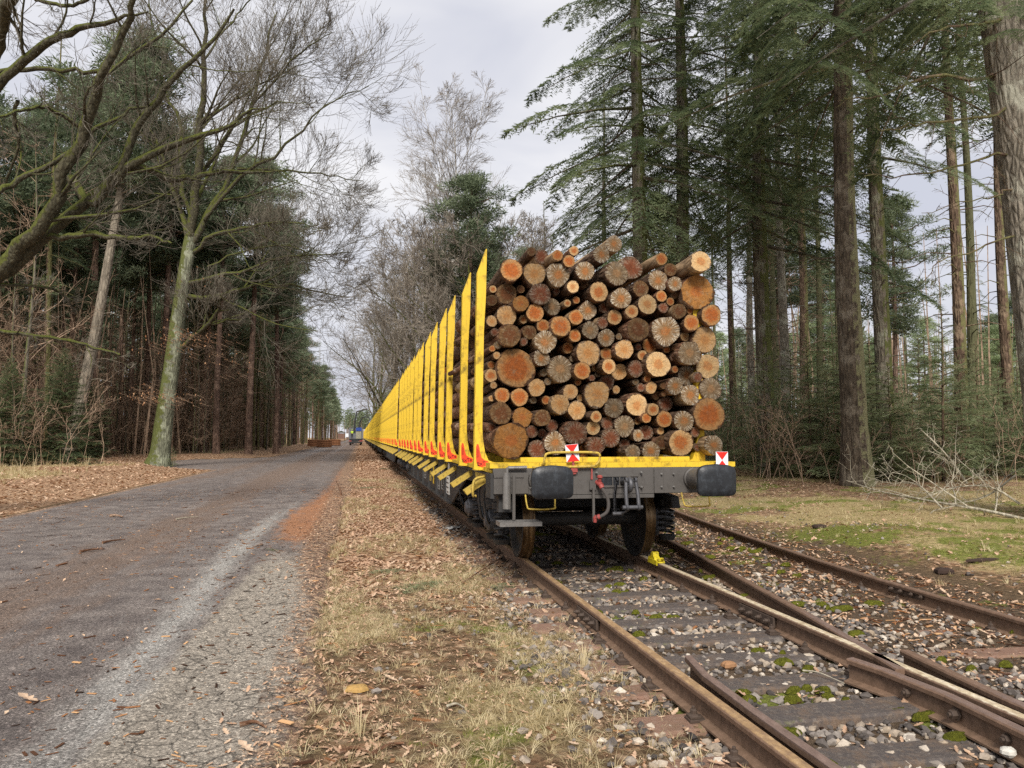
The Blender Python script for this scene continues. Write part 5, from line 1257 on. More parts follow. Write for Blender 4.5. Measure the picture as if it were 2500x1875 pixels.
# long bare boughs from the huge trunk on the right and the snag
def boughs_bare(o, items, tm, name):
    for L, r in items:
        pts = [at(a, b, d) for a, b, d in L]; base = np.array(o.location); q = chain(np.array(pts)-base, 14)
        r *= .75; q[1:-1] += rng.normal(size=(12, 3))*.03; mb = MB(); mb.tube(q, np.linspace(r, r*.2, 14), 7)
        P1, R1_ = spawn(q[None], np.linspace(r, r*.2, 14)[None], 9, .2, 1, (35, 70), .3, .4, 5, .3, -.2, .006); btube(mb, P1, R1_, 4)
        P1, R1_ = spawn(P1, R1_, 5, .2, 1, (30, 60), .5, .5, 4, .3, -.3, .004); btube(mb, P1, R1_, 3)
        obj(name, mb.mesh(name, tm), o)
big = [o for o in COL.objects if o.name.startswith('fir_tree') and 'huge pale' in o.get('label', '')][0]
boughs_bare(big, [([(2480, 180, 13.5), (2400, 190, 13.2), (2290, 185, 13), (2130, 235, 12.8), (2060, 240, 12.6)], .055), ([(2490, 250, 13.5), (2400, 285, 13), (2250, 300, 12.6), (2150, 320, 12.4)], .045), ([(2490, 360, 13.5), (2400, 385, 13.2), (2250, 425, 12.8), (2110, 430, 12.5)], .04),
    ([(2500, 440, 13.5), (2420, 480, 13.2), (2250, 520, 12.8)], .03), ([(2500, 560, 13.5), (2400, 600, 13.1), (2300, 640, 12.9), (2240, 690, 12.7)], .028), ([(2480, 20, 13.5), (2400, 60, 13), (2300, 70, 12.8), (2200, 130, 12.5)], .05)], FIRD, 'bare_bough')
# needled boughs hanging in from above, belonging to the huge fir
mb = MB()
for k in range(64):
    px = 1790+700*rng.random(); py = -80+300*rng.random()**1.1*(.5+.5*math.sin((px-1750)/260)**2)
    p = at(px, py, 11+5*rng.random())-np.array(big.location)
    place(mb, BOUGHS[k % 4], p, math.radians(110+200*rng.random()), -.2-.4*rng.random(), .9+1.0*rng.random(), 0, .3*(rng.random()-.5), .4*(rng.random()-.5))
obj('hanging_boughs', mb.mesh('hanging_boughs', [NEED]), big)

# ---------------------------------------------------------------- pines and the left forest
PA = pine(24, 13, 3.6, .26, PINEB, 1); PB = pine(22, 12, 3.2, .22, PINEB, 2); PC = pine(26, 14.5, 4.2, .30, PINEB, 3, 54); PD = pine(19, 9, 3.0, .2, PINEB, 4)
OAKPALE = bark('pale_pine_bark', '6d6458', '9a9080', scale=5, stretch=.3, bump=.8)
PE = pine(25, 15, 4.0, .34, OAKPALE, 6, 50, lean=(4.0, 0))
put_tree('pine_tree', PE, 165, 44, -.1, 'tall pine with pale leaning trunk at the far left')
put_tree('pine_tree', PC, 220, 52, 2, 'pine with the broad dark crown above the far left of the forest')
put_tree('pine_tree', PC, 400, 60, 1, 'tall reddish pine left of the mossy oak')
put_tree('pine_tree', PA, 530, 62, 4, 'reddish pine just right of the mossy oak trunk')
put_tree('pine_tree', PC, 610, 66, 5, 'pine with a full crown right of the oak, at the forest edge')
put_tree('pine_tree', PA, 672, 74, .5, 'pine at the forest edge whose crown leans out over the road')
put_tree('pine_tree', PB, 145, 57, .5, 'dark reddish pine behind the leaning pale trunk')
put_tree('pine_tree', PA, 1150, 46, .5, 'pine with a rounded green crown beside the tall birch', sc=.74)
put_tree('pine_tree', PD, 1120, 66, 2.5, 'lower pine crown directly behind the tall birch', sc=.95)
put_tree('pine_tree', PC, 1150, 74, 2.5, 'broad green pine behind the low bare trees beyond the wagons', sc=.8)
put_tree('spruce_tree', FDX, 905, 96, 1., 'dark spruce rising over the middle of the wagon row', sc=1.05) if False else None
def thin_bare(H, r0, seed, tm, tw, lo=.3, n=16):
    global rng
    keep = rng; rng = np.random.default_rng(seed); zs = np.linspace(-.2, H, 10)
    T = np.column_stack([.12*np.sin(zs*.4+seed), .12*np.cos(zs*.3+seed), zs]); R = r0*(1-.85*np.clip(zs/H, 0, 1))
    mb = MB(); btube(mb, T[None], R[None], 8, 0, None, .05); cr = MB()
    P1, R1_ = spawn(T[None], R[None], n, lo, .98, (35, 75), .3, .4, 6, .3, .2, .016); btube(cr, P1, R1_, 4)
    P1, R1_ = spawn(P1, R1_, 6, .15, 1, (30, 65), .45, .5, 4, .3, .1, .013); btube(cr, P1, R1_, 3)
    P1, R1_ = spawn(P1, R1_, 5, .15, 1, (30, 65), .5, .6, 3, .3, .1, .012); btube(cr, P1, R1_, 3)
    rng = keep; return mb.mesh('trunk', tm), cr.mesh('crown', tw)
BBK = bark('beech_bark', '4e483f', '7d7667', moss=('4c5030', '686c44'), scale=5, stretch=.3, bump=.5, moss_dir=(-.6, -.3, 0), moss_amt=.4)
B1 = thin_bare(15, .10, 1, BBK, TWB, .12, 20); B2 = thin_bare(12, .07, 2, BBK, TWB, .08, 20); B3 = thin_bare(18, .13, 3, BBK, TWB, .25, 18); B4 = thin_bare(8, .045, 4, BBK, TWB, .05, 22)
FD = conifer(20, 5, 2.6, .16, 60, FIRD, 21, BOUGHS_LO, dead=20); FE = conifer(23, 9, 2.6, .18, 55, FIRD, 22, BOUGHS_LO, dead=24)
def forest(n, xr, yr, kinds, grp, mind=1.8, seed=5, keep=None):
    R_ = np.random.default_rng(seed); pts = []
    for _ in range(n*30):
        if len(pts) >= n: break
        y = yr[0]+(yr[1]-yr[0])*R_.random()**1.35; x = xr(y, R_.random())
        if keep is not None and not keep(x, y): continue
        if all((x-a)**2+(y-b)**2 > mind*mind for a, b in pts): pts.append((x, y))
    for x, y in pts:
        k = R_.choice(len(kinds), p=[q[4] for q in kinds]); kn, tc, lab, s, _ = kinds[k]
        tree(kn, tc, (x, y, float(ground_z(x, y))-.05), R_.random()*6.28, lab, group=lab.split(' with')[0]+'s' if False else grp+', '+kn.replace('_', ' '), sc=s*(.85+.3*R_.random()))
    return len(pts)
LK = [('pine_tree', PA, 'tall reddish pine among the trunks of the left forest', 1, .12), ('pine_tree', PB, 'tall reddish pine among the trunks of the left forest', 1, .12), ('pine_tree', PD, 'tall reddish pine among the trunks of the left forest', 1, .06),
      ('young_beech', B1, 'thin bare young tree among the trunks of the left forest', 1, .2), ('young_beech', B2, 'thin bare young tree among the trunks of the left forest', 1, .2), ('young_beech', B3, 'thin bare young tree among the trunks of the left forest', 1, .15),
      ('spruce_tree', FE, 'dark narrow spruce among the trunks of the left forest', 1, .15)]
def left_x(y, u): return road_l(y)-5.2-u**1.2*(14+y*.55)
nleft = forest(290, left_x, (42, 150), LK, 'left forest', 1.5, 5, lambda x, y: not (x > -16 and y < 50) and x < road_l(y)-5)
LK2 = [('young_beech', B4, 'low thin bare sapling at the edge of the left forest', 1, .5), ('young_beech', B2, 'low thin bare sapling at the edge of the left forest', .8, .5)]
forest(150, lambda y, u: road_l(y)-4.2-u*9, (50, 130), LK2, 'left forest edge', 1.2, 6)
# dark edge trees beside the road further off, both sides
for k, (x, y, tc, lb, s) in enumerate([(-10.5, 84, FD, 'dark spruce leaning over the road edge left of the distant lorry', 1), (-11, 100, FD, 'dark spruce behind the distant log stacks', 1.05), (-10.5, 120, FE, 'narrow dark spruce left of the distant lorry', 1), (-11, 140, FD, 'spruce beside the far end of the road, left', 1), (-11, 165, FD, 'far spruce beside the road end, left', 1.1), (-10, 195, FE, 'farthest spruce left of the road', 1.1),
     (9.5, 75, FD, 'dark spruce right behind the middle wagons', .85), (9.5, 92, FD, 'spruce behind the far wagons', .9), (9, 112, FE, 'narrow spruce behind the far wagons', .95), (9, 135, FD, 'spruce near the end of the train', .95), (9, 165, FD, 'farthest spruce beyond the train', 1)]):
    tree('spruce_tree', tc, (x, y, float(ground_z(x, y))), k*1.3, lb, sc=s)
R_ = np.random.default_rng(15)
for side, n_, y0, y1 in ((-1, 95, 78, 330), (1, 75, 62, 320)):
    for k in range(n_):
        y = y0+(y1-y0)*((k+R_.random())/n_)**1.5; x = (-9.8-8*R_.random()**1.5) if side < 0 else (8.6+7*R_.random()**1.3+max(0, 90-y)*.02)
        tc, kn, s_ = ((FD, 'spruce_tree', 1.1), (FE, 'spruce_tree', 1.0), (PA, 'pine_tree', .9), (FD, 'spruce_tree', 1.0), (B3, 'young_beech', 1.), (B1, 'young_beech', 1.))[R_.integers(0, 6)]
        lb = {'spruce_tree': 'dark spruce', 'pine_tree': 'tall pine', 'young_beech': 'bare brown tree'}[kn]+(' in the forest wall lining the far left side of the road' if side < 0 else ' in the forest wall behind the far wagons')
        tree(kn, tc, (x, y, float(ground_z(x, y))), R_.random()*6, lb, group=lb.replace(' in ', 's in ', 1), sc=s_*(.8+.35*R_.random())*(1 if side < 0 else .85))
# ---------------------------------------------------------------- right forest background
RK = [('slim_fir', F7, 'slim bare-stemmed fir in the forest behind the side track', .8, .22), ('slim_fir', FE, 'slim bare-stemmed fir in the forest behind the side track', 1, .2),
      ('pine_tree', PB, 'pine with open crown in the forest behind the side track', .85, .18), ('pine_tree', PD, 'pine with open crown in the forest behind the side track', .9, .1), ('young_beech', B1, 'thin bare tree in the forest behind the side track', 1, .15), ('young_beech', B3, 'thin bare tree in the forest behind the side track', 1, .15)]
def right_ok(x, y):
    u = (x*math.cos(YAW)-y*math.sin(YAW))/(x*math.sin(YAW)+y*math.cos(YAW))
    if u > .50 and y < 75: return False
    return x > 12+max(0, (y-20))*.14
forest(66, lambda y, u: 14+(y-20)*.14+u*(12+y*.85), (34, 170), RK, 'right forest', 2.6, 8, right_ok)
# distant paler pines seen through the gap on the right
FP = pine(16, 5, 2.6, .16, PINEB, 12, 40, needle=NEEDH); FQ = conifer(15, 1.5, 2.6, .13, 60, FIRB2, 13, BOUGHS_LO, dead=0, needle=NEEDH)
R_ = np.random.default_rng(4)
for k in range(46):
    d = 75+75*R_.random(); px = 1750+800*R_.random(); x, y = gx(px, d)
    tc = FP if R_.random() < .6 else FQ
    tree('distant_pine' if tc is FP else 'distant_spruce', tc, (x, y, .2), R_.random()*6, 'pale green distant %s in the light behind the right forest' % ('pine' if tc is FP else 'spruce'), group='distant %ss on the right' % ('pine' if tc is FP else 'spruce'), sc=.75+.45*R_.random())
# young spruces, thin understorey
SB_ = [bough(13, 6, seed=50+k, bl=.10, bw=.022, wide=.55, droop=.05) for k in range(3)]
def young(H, seed, nb=46, needle=None): return conifer(H, .15, H*.34, .035*H/3, nb, FIRD, seed, SB_, dead=0, pitch=(.5, -.05), needle=needle or NEEDY)
Y1, Y2, Y3 = young(3.6, 31), young(2.6, 32, 36), young(4.8, 33, 54)
YD = young(8.5, 34, 190, NEED)
n_y = 0; R_ = np.random.default_rng(9); pts = []
for _ in range(6000):
    if len(pts) >= 260: break
    d = 24+52*R_.random()**1.3; px = 1690+900*R_.random(); x, y = gx(px, d)
    if x < 12.2+max(0, y-16)*.13 or any((x-a)**2+(y-b)**2 < 1.3 for a, b in pts): continue
    pts.append((x, y)); tc = (Y1, Y2, Y3)[R_.integers(0, 3)]
    tree('young_spruce', tc, (x, y, float(ground_z(x, y))-.03), R_.random()*6, 'feathery young spruce in the undergrowth right of the tracks', group='young spruces on the right', sc=.75+.5*R_.random())
for px, d, s, lb in ((150, 38, .85, 'dark young spruce with drooping boughs at the left forest edge'), (20, 36, .75, 'dark young spruce cut by the left picture edge'), (215, 50, .8, 'small spruce behind the dark one at the left forest edge')):
    put_tree('young_spruce', YD, px, d, px, lb, sc=s*.8)
put_tree('young_spruce', Y2, 424, 41.6, 2, 'tiny spruce seedling at the foot of the mossy oak', sc=.45)
# far woodland that closes the view, one mass
mb = MB(); R_ = np.random.default_rng(77)
def far_tree(x, y, H, r, bare):
    mb.tube([(x, y, 0), (x, y, H*.75)], [r, r*.4], 5, 0, cap=False)
    if bare: return
    n = 120; zz = H*(.42+.58*R_.random(n)); rad = H*.16*(1.15-(zz/H))*1.9*np.sqrt(R_.random(n)); a = R_.random(n)*2*PI
    c = np.column_stack([x+rad*np.cos(a), y+rad*np.sin(a), zz]); d = nrm(R_.normal(size=(n, 3))*[1, 1, .4]); s = nrm(np.cross(d, R_.normal(size=(n, 3)))); L = .5+.9*R_.random((n, 1))
    mb.add(np.stack([c-s*.22*L, c+s*.22*L, c+d*L], 1).reshape(-1, 3), np.arange(3*n).reshape(-1, 3), 1, .2+.6*R_.random(n))
for k in range(700):
    y = 60+330*R_.random()**1.2; x = -16-abs(R_.normal())*(22+y*.35)-(6 if y < 100 else 0)
    far_tree(x, y, 14+8*R_.random(), .10+.14*R_.random(), R_.random() < .35)
for k in range(420):
    y = 52+90*R_.random(); x = -13.5-abs(R_.normal())*(9+y*.12); mb.tube([(x, y, 0), (x+.5*R_.normal(), y, 6), (x+.9*R_.normal(), y, 11+6*R_.random())], [.05+.05*R_.random(), .045, .02], 4, 0, cap=False)
for k in range(160):
    y = 45+90*R_.random(); x = 17+y*.25+R_.random()*(15+y*.5); mb.tube([(x, y, 0), (x+.3*R_.normal(), y, 8), (x+.5*R_.normal(), y, 14+6*R_.random())], [.08+.08*R_.random(), .07, .03], 4, 0, cap=False)
for k in range(420):
    y = 95+300*R_.random(); x = 12+y*.12+R_.random()*(40+y*.9); far_tree(x, y, 12+8*R_.random(), .10+.12*R_.random(), R_.random() < .3)
for k in range(60): far_tree(-9.5-3*R_.random(), 200+190*R_.random(), 15+5*R_.random(), .15, False); far_tree(9+3*R_.random(), 180+200*R_.random(), 14+5*R_.random(), .15, False)
for k in range(50): far_tree(-8+18*R_.random(), 400+40*R_.random(), 13+4*R_.random(), .15, False)
obj('distant_woodland', mb.mesh('distant_woodland', [TWB, NEEDP]), kind='stuff', label='distant mixed woodland closing the view behind the nearer trees', cat='woodland')
# twiggy undergrowth
mb = MB()
def brush(n, fx, hh, r=.010):
    P0 = []; 
    for _ in range(n): P0.append(fx())
    P0 = np.array(P0); P0[:, 2] = ground_z(P0[:, 0], P0[:, 1]); k = len(P0)
    d = nrm(np.column_stack([rng.normal(size=(k, 2))*.35, np.ones(k)])); P, R = grow(P0, d, hh*(.5+rng.random(k)), np.full(k, r*1.6), 5, .3, .1, r); btube(mb, P, R, 3)
    P, R = spawn(P, R, 6, .2, 1, (25, 60), .5, .6, 4, .35, .1, r*.8); btube(mb, P, R, 3)
    P, R = spawn(P, R, 4, .2, 1, (25, 60), .5, .7, 3, .35, .1, r*.7); btube(mb, P, R, 3)
def fL():
    y = 38+90*rng.random()**1.3; return (road_l(np.array(y))-4.8-rng.random()*16, y, 0)
def fR():
    d = 22+45*rng.random(); px = 1690+850*rng.random(); x, y = gx(px, d)
    return (max(x, 12+max(0, y-16)*.13), y, 0)
brush(1000, fL, 3.4, .011); brush(420, fR, 2.4, .009)
obj('brushwood', mb.mesh('brushwood', TWB), kind='stuff', label='tangle of thin bare brown undergrowth along both forest edges', cat='undergrowth')
# dead branches on the right bank
BLEACH = bark('bleached_wood', '8c8472', 'c2baa6', scale=6, bump=.4)
def deadbranch(pts, r, label, n=8, up=.5):
    q = chain([at(a, b, d) for a, b, d in pts], 12); o = empty('fallen_branch', tuple(q[0]), label=label, cat='branch'); q = q-q[0]
    mb = MB(); R = np.linspace(r, r*.3, 12); mb.tube(q, R, 7)
    P1, R1_ = spawn(q[None], R[None], n, .15, 1, (30, 70), .45, .55, 6, .5, up, .005); btube(mb, P1, R1_, 5)
    P1, R1_ = spawn(P1, R1_, 5, .15, 1, (30, 70), .5, .6, 5, .5, -.2, .004); btube(mb, P1, R1_, 3)
    obj('branch_wood', mb.mesh('branch_wood', BLEACH), o)
deadbranch([(2500, 1268, 13.5), (2400, 1245, 14.2), (2280, 1225, 15), (2150, 1200, 17), (2065, 1173, 19)], .035, 'long bleached fallen branch lying on the right bank, pointing at the thick fir', 14)
deadbranch([(2360, 1180, 16), (2310, 1110, 16), (2250, 1050, 16.2)], .028, 'bleached dead branch sticking up from the brushwood heap', 10, .1)
deadbranch([(2490, 1230, 14), (2420, 1190, 14.3), (2330, 1190, 14.8), (2250, 1220, 15)], .022, 'arching pale twiggy branch in the brushwood heap at the right edge', 16)
deadbranch([(2300, 1240, 14.6), (2230, 1180, 15.4), (2130, 1190, 17)], .018, 'thin curving branch in the left part of the brushwood heap', 14)
deadbranch([(2480, 1160, 15), (2400, 1215, 15), (2290, 1235, 15)], .02, 'pale branch crossing the brushwood heap from upper right', 12)
# ================================================================== distant lorry, crane, person, log stacks, litter
LGREY = paint('lorry_frame_grey', '5c5e62', '707276', .5, 2, '3a3a3a', .4); LBLUE = paint('lorry_blue', '24408a', '2e4c9c', .5, 2); LRED = paint('lorry_red', '6a2420', '7c302a', .5, 2); CRB = paint('crane_black', '232527', '303234', .5, 2); LWH = paint('lorry_load', '8a8674', 'a4a08c', .6, 2)
def lorry(px, d, label, blue, dd=0):
    x, y = gx(px, d); o = empty('timber_lorry', (x, y, .02), 0, label=label, cat='lorry')
    m = MB(); m.box(-.45, .45, 0, 11, .75, 1.0); m.box(-1.2, 1.2, .1, .3, .95, 1.15); m.box(-1.25, 1.25, 0, .12, .42, .60); m.box(-1.2, 1.2, 1.2, 1.5, 1.0, 1.2); m.box(-1.2, 1.2, 4.5, 4.8, 1.0, 1.2)
    obj('chassis', m.mesh('chassis', CRB), o)
    for a in (1.4, 2.8, 7.6):
        for s in (-1, 1):
            m = MB(); m.lathe([(.2, .0), (.3, -.02), (.46, -.02), (.5, .05), (.5, .25), (.46, .3)], (0, 0, 0), 'x', 20)
            obj('wheel', m.mesh('wheel', RUB), o, (s*1.1-(.28 if s > 0 else 0), a, .5))
    for s in (-1, 1):
        m = MB(); m.box(*sorted((s*.75, s*1.22)), -.03, 0, .72, .92); obj('tail_light', m.mesh('tail_light', RED), o)
        for a in (1.3, 4.6):
            m = MB(); m.prism([(-.07, 1.1), (.07, 1.1), (.05, 3.35), (-.05, 3.35)], 'x', *sorted((s*1.14, s*1.24))); m.V[-1] = m.V[-1]+[0, a, 0]; obj('stake', m.mesh('stake', LGREY), o)
    m = MB(); m.box(-1.2, 1.2, 7.3, 7.4, 1.0, 3.3); obj('headboard', m.mesh('headboard', LGREY), o)
    m = MB(); m.box(-1.2, 1.2, 8.6, 10.8, .8, 3.2); m.box(-1.15, 1.15, 10.6, 10.9, 1.0, 2.2); obj('cab', m.mesh('cab', LBLUE), o, bevel=.1)
    if blue:
        m = MB(); m.box(.05, 1.1, 2.0, 2.05, 2.7, 3.35); obj('tarpaulin', m.mesh('tarpaulin', LBLUE), o)
        m = MB(); m.box(.05, 1.1, 2.1, 4.3, 1.2, 2.75); obj('load', m.mesh('load', LWH), o, bevel=.08)
    k = np.array([x, y, .02])
    def cr(pts, r, nm, n=6):
        mm = MB(); P = [at(a, b, d+dd)-k for a, b in pts]; mm.tube(P, r, n); return obj(nm, mm.mesh(nm, CRB), o)
    return o, cr
lo, cr = lorry(868, 145, 'timber lorry seen from behind on the road, with its crane raised', True, 2.5)
c_ = cr([(865, 1058), (866, 1034), (871, 1005)], [.22, .17, .12], 'crane_mast'); cr([(870.5, 1005), (884, 1002), (895.5, 998)], [.13, .12, .09], 'crane_boom'); cr([(895.5, 998), (895, 1011)], [.06, .06], 'crane_link')
cr([(893, 1018), (893.5, 1012), (896, 1010), (898, 1013), (898, 1019)], .07, 'grapple')
lo2, cr = lorry(872, 168, 'second lorry hidden ahead of the first, only its crane showing', False, 0)
cr([(875, 1052), (879, 1030), (884.5, 1019)], [.2, .16, .12], 'crane_mast'); cr([(884.5, 1019), (893, 1018), (901, 1020), (904, 1026)], [.13, .11, .09, .07], 'crane_boom')
# person on the lorry bed
def person(x, y, z, label):
    VIS = paint('hi_vis', 'b8e03a', 'c8f04a', .7, 2, '7a8a2a', .1); DK_ = paint('dark_work_trousers', '16181c', '20242a', .8, 3)
    skin = paint('skin', 'a5735a', 'b5836a', .6, 3, '7a4a3a', .1)
    o = empty('person', (x, y, z), .3, label=label, cat='person')
    V = [(0, 0, .95), (0, .01, 1.15), (0, 0, 1.38), (0, 0, 1.50), (0, -.01, 1.58), (0, -.015, 1.70), (-.1, 0, .9), (-.12, .03, .50), (-.12, -.02, .08), (-.12, .12, .03), (.1, 0, .9), (.14, .05, .50), (.15, 0, .08), (.15, .14, .03), (-.2, 0, 1.42), (-.28, .05, 1.15), (-.24, .28, 1.10), (.2, 0, 1.42), (.28, .06, 1.15), (.24, .3, 1.12)]
    E = [(0, 1), (1, 2), (2, 3), (3, 4), (4, 5), (0, 6), (6, 7), (7, 8), (8, 9), (0, 10), (10, 11), (11, 12), (12, 13), (2, 14), (14, 15), (15, 16), (2, 17), (17, 18), (18, 19)]
    Rr = [.15, .15, .17, .06, .09, .10, .10, .075, .05, .045, .10, .075, .05, .045, .07, .05, .04, .07, .05, .04]
    def sk(nm, idx, grow_, mt):
        mp_ = {a: i for i, a in enumerate(idx)}; me = bpy.data.meshes.new(nm); me.from_pydata([V[i] for i in idx], [(mp_[a], mp_[b]) for a, b in E if a in mp_ and b in mp_], []); me.materials.append(mt)
        b = obj(nm, me, o); md = b.modifiers.new('skin', 'SKIN'); 
        for i, a in enumerate(idx): r_ = Rr[a]+grow_; me.skin_vertices[0].data[i].radius = (r_, r_*.8)
        me.skin_vertices[0].data[0].use_root = True; b.modifiers.new('sub', 'SUBSURF').levels = 1; b.modifiers['sub'].render_levels = 1
    for nm, idx, g_, mt in (('body', list(range(20)), 0, skin), ('jacket', [0, 1, 2, 14, 15, 17, 18], .02, VIS), ('trousers', [0, 6, 7, 8, 10, 11, 12], .015, DK_)):
        me = bpy.data.meshes.new('t'); sk(nm, idx, g_, mt)
    hm = MB(); hm.lathe([(.0, .14), (.07, .12), (.11, .05), (.115, 0), (.14, -.01)], (0, -.015, 1.70), 'z', 14); obj('helmet', hm.mesh('helmet', paint('helmet_green', '8aa02c', '98ae34', .4, 3), smooth=True), o)
_bk = MB
px_, py_ = gx(859.5, 146.2)
_orig_new = bpy.data.meshes.new
person(px_, py_, 1.22, 'person in a lime hi-vis jacket and dark trousers standing on the lorry bed')
# roadside log stacks in the distance
lgm, fcm = log_mesh(.16, 2.2, bark('peeled_bark', '6c4a34', '96684a', scale=5, bump=.4), .05, .05); fm = fcm.mesh('cut_end', EM['o'])
for (px, d, n0, wd, lb) in ((798, 118, 6, 90, 'bright orange peeled log in the nearer roadside stack left of the lorry'), (774, 128, 6, 75, 'log in the longer roadside stack at the forest edge'), (822, 140, 5, 80, 'dark log in the farthest roadside stack close to the lorry')):
    x, y = gx(px, d); z0 = float(ground_z(x, y))
    for row in range(4):
        for k in range(n0-row):
            o = obj('log', lgm, None, (x-1.5, y+(k+row*.5)*.33, z0+.15+row*.28), (0, 0, -math.radians(wd)+rng.normal()*.02), label=lb, cat='log', group=lb.split(' log in ')[-1])
            obj('cut_end', fm, o, (0, -.001, 0), None, .16)
# notice board and sign
x, y = gx(833, 150); o = empty('notice_board', (x, y, .3), 0, label='small pale notice board on dark posts at the forest edge beyond the stacks', cat='notice board')
m = MB(); m.box(-.7, .7, -.02, .02, .9, 2.0); obj('panel', m.mesh('panel', paint('pink_board', '7a5c50', '8a6c5e', .7, 3)), o)
for s in (-1, 1): m = MB(); m.box(s*.72-.05, s*.72+.05, -.05, .05, 0, 2.1); obj('post', m.mesh('post', LIMB), o)
m = MB(); m.prism([(-.95, 2.1), (.95, 2.1), (0, 2.5)], 'y', -.2, .2); obj('roof', m.mesh('roof', LIMB), o)
x, y = gx(847, 160); o = empty('road_sign', (x, y, .1), 0, label='small white road sign on a thin post left of the lorry', cat='sign')
m = MB(); m.box(-.3, .3, -.02, .02, 1.5, 2.2); obj('panel', m.mesh('panel', RFW), o); m = MB(); m.cyl((0, .04, 0), (0, .04, 2.1), .04); obj('post', m.mesh('post', LGREY), o)
# ---- small things on the ground
def gp(px, py, z=0.0):
    v = ray(px, py); k = (z-CAM[2])/v[2]; p = CAM+v*k; return p[0], p[1], float(ground_z(p[0], p[1]))
def lump(name, px, py, s, sq, mt, label, cat, seed=1, zz=0.0, rz=0.):
    R_ = np.random.default_rng(seed); n = 14; v = []; rows_ = [(-.5, .6), (-.15, .95), (.2, .9), (.42, .6), (.5, .2)]
    th = np.arange(n)*2*PI/n; pr = 1+.35*(R_.random(n)-.5)
    for h, r in rows_: v.append(np.stack([r*pr*np.cos(th), r*pr*np.sin(th), np.full(n, h)+.08*(R_.random(n)-.5)], 1))
    v = np.vstack(v)*np.array(sq)*s; i = np.arange(n); j = (i+1) % n; mb = MB().add(v, np.vstack([np.stack([k*n+i, k*n+j, (k+1)*n+j, (k+1)*n+i], 1) for k in range(4)])); mb.F.append((np.array([i+4*n]), 0, None))
    x, y, z_ = gp(px, py, zz); obj(name, mb.mesh(name, mt), None, (x, y, (z_ if zz > .06 else max(z_, zz-.02))+s*sq[2]*.3), (0, 0, rz), label=label, cat=cat)
TANS = paint('tan_stone', '9a7a44', 'b89458', .7, 14, '5a4628', .5, .4); BRS = paint('brown_stone', '8a6444', 'a07a58', .8, 12, '4a3424', .4, .4); PAL = paint('pale_stone', 'b8b4aa', 'd2cec4', .8, 12, '77726a', .4, .4); CHAR = paint('dark_wood_lump', '2a1e18', '42322a', .9, 14, '151010', .5, .8)
lump('round_stone', 872, 1685, .085, (1, .8, .55), TANS, 'flat round tan stone lying in the grass beside the road, foreground', 'stone', 3)
lump('brown_stone', 1777, 1622, .055, (1.1, .8, 1.), BRS, 'brown pointed stone standing on a sleeper between the rails', 'stone', 5, .0)
lump('pale_stone', 2046, 1724, .05, (1.2, .8, .6), PAL, 'whitish rounded stone among the ballast between the rails', 'stone', 7, .0)
lump('grey_stone', 2462, 1832, .045, (1, .9, 1.), PAL, 'pale grey stone beside the wing rail bolts at the lower right', 'stone', 8, .05)
lump('rotten_wood_lump', 2305, 1375, .13, (1, .7, .7), CHAR, 'dark lump of rotten wood on the bank below the moss mound', 'wood', 11, .12)
lump('rotten_wood_lump', 2400, 1345, .17, (1.6, .3, .3), CHAR, 'flat dark strip of rotten wood right of the moss mound', 'wood', 12, .2)
lump('molehill', 2000, 1275, .13, (1, .8, .6), CHAR, 'small dark earth lump in the grass behind the moss mound', 'earth', 13, .2)
m = MB(); R_ = np.random.default_rng(2); xs_ = np.linspace(-.13, .13, 7); ys2 = np.linspace(-.09, .09, 6); X, Y = np.meshgrid(xs_, ys2); Z = .05*R_.random(X.shape)+.01
i = (np.arange(5)[:, None]*7+np.arange(6)[None]).ravel(); m.add(np.stack([X+.02*R_.random(X.shape), Y, Z], 2).reshape(-1, 3), np.stack([i, i+1, i+8, i+7], 1))
p = gp(1107, 1290); obj('crumpled_paper', m.mesh('crumpled_paper', paint('white_paper', 'e2e2e2', 'f0f0f0', .8, 9, 'aaa', .1) if False else WHT), None, p, (0, 0, .3), label='crumpled white scrap of paper on the verge beside the left rail', cat='litter')
# fresh fir twigs dropped on the verge
for px, py, L, az, lb in ((1110, 1425, .9, 3.3, 'broken fir bough with green needles lying across the verge, nearest one'), (1010, 1400, .7, 2.6, 'green fir twig left of the nearest fallen bough'), (1180, 1440, .6, .3, 'green fir twig reaching towards the left rail'), (930, 1192, 1.2, 3.0, 'flat green fir bough on the verge beside the road edge, further off'), (985, 1190, 1.0, .2, 'green fir bough touching the further one on its right'), (928, 1146, 1.3, 1., 'green fir bough on the verge, farthest from the camera'), (676, 1352, .25, 2., 'tiny green fir twig on the road beside the pale streak')):
    x, y, z_ = gp(px, py); m = MB(); place(m, BOUGHS_LO[0], (0, 0, .03), 0, -.02, L, 0, .1); place(m, BOUGHS_LO[1], (.1, 0, .05), .5, .03, L*.7, 0, .2)
    m.tube([(0, 0, .02), (L*.5, 0, .04), (L, 0, .01)], [.008, .006, .003], 4, 1); m.V = [v*[1, 1, .5] for v in m.V]
    obj('fir_twig', m.mesh('fir_twig', [NEEDY, TWB]), None, (x, y, z_+.01), (0, 0, az), label=lb, cat='fir twig')
def stick(a, b, r, lb, h=(0, 0), mt=None):
    p0 = np.array(gp(*a)); p1 = np.array(gp(*b)); p0[2] += r+h[0]; p1[2] += r+h[1]; q = chain([p0, (p0*.6+p1*.4)+[.02, .03, .01], p1], 8)-p0
    obj('stick', MB().tube(q, np.linspace(r, r*.4, 8), 7).mesh('stick', mt or BK[1]), None, tuple(p0), label=lb, cat='stick')
stick((833, 1212), (820, 1195), .03, 'broken stick with a pale end poking up beside the road', (0, .22))
stick((1225, 1370), (1110, 1440), .012, 'thin brown stick lying across the verge beside the left rail', (.06, 0))
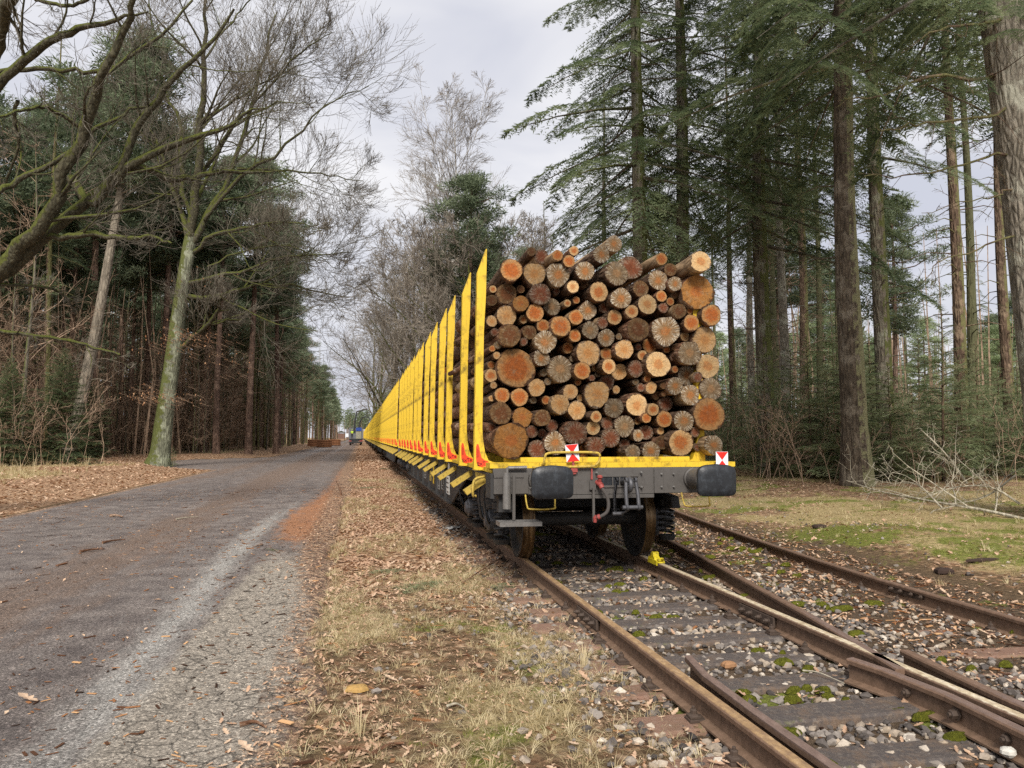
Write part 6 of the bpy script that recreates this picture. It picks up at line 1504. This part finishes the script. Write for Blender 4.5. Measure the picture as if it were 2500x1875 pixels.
stick((270, 1262), (300, 1267), .03, 'dark piece of branch on the far half of the road')
stick((195, 1352), (255, 1345), .02, 'brown bark strip on the middle of the road, left of the pale streak'); stick((250, 1330), (305, 1322), .02, 'brown bark piece on the road behind the bark strip')
stick((640, 1335), (615, 1341), .014, 'short dark stick at the right edge of the pale streak on the road'); stick((430, 1270), (482, 1265), .014, 'thin pale twig lying on the wet part of the road', (0, .02), BLEACH)
stick((1960, 1645), (2062, 1672), .006, 'thin pale twig lying over a sleeper between the rails', (.05, .03), BLEACH); stick((1090, 1732), (1135, 1738), .009, 'pale splinter in the foreground grass', (.01, .01), BLEACH)
for k, (a, b, lb) in enumerate((((830, 1840), (905, 1845), 'reddish bark slab in the foreground litter, lower edge'), ((905, 1850), (985, 1822), 'reddish bark slab right beside the one at the lower edge'), ((585, 1780), (650, 1786), 'reddish bark piece lying on the road near the lower edge'), ((1085, 1500), (1140, 1497), 'dark bark strip in the dry grass of the verge'), ((920, 1483), (965, 1492), 'orange bark flake on the edge of the verge'))):
    stick(a, b, .014, lb)
# big leaves
def bigleaf(px, py, s, az, lb, t):
    x, y, z_ = gp(px, py); v, f = leaf_hi; mb = MB().add(v*s, f, 0, t)
    obj('oak_leaf', mb.mesh('oak_leaf', lm.m), None, (x, y, z_+.02), (.25, .1, az), label=lb, cat='leaf')
bigleaf(68, 1718, .16, 1.2, 'large tan oak leaf lying on the road near the left picture edge', .7); bigleaf(600, 1838, .13, .8, 'curled tan oak leaf on the road at the lower edge', .75)
bigleaf(955, 1665, .12, 1.0, 'pale brown oak leaf in the grass right of the round stone', .75); bigleaf(2370, 1835, .09, .2, 'orange oak leaf lying on a dark sleeper at the lower right', .6); bigleaf(1838, 1822, .1, 2.2, 'orange oak leaf on the ballast left of the left rail, lower edge', .45); bigleaf(700, 1840, .07, 2.5, 'small tan leaf on the road right of the curled one', .8)
# dry grass tussocks
for px, py, h, lb in ((1425, 1625, .22, 'pale dry grass tussock growing out of the ballast left of the left rail'), (880, 1790, .2, 'pale dry grass tussock beside the road in the foreground')):
    x, y, z_ = gp(px, py); T = tuft(46, h, .0022, .06, .6); obj('grass_tussock', MB().add(T[0], T[1], 0, .55).mesh('grass_tussock', gm.m), None, (x, y, z_), label=lb, cat='grass tussock')
# tall dry stems on the left verge
for k, (px, d) in enumerate(((55, 26), (85, 27), (115, 26), (150, 28), (175, 27), (215, 30), (30, 25))):
    x, y = gx(px, d); T = tuft(5, 1.15, .006, .05, .35); obj('dry_grass_stem', MB().add(T[0], T[1], 0, .5).mesh('dry_grass_stem', gm.m), None, (x, y, float(ground_z(x, y))), label='tall thin dry grass stems on the left verge', cat='grass stem', group='tall dry grass stems on the left verge')
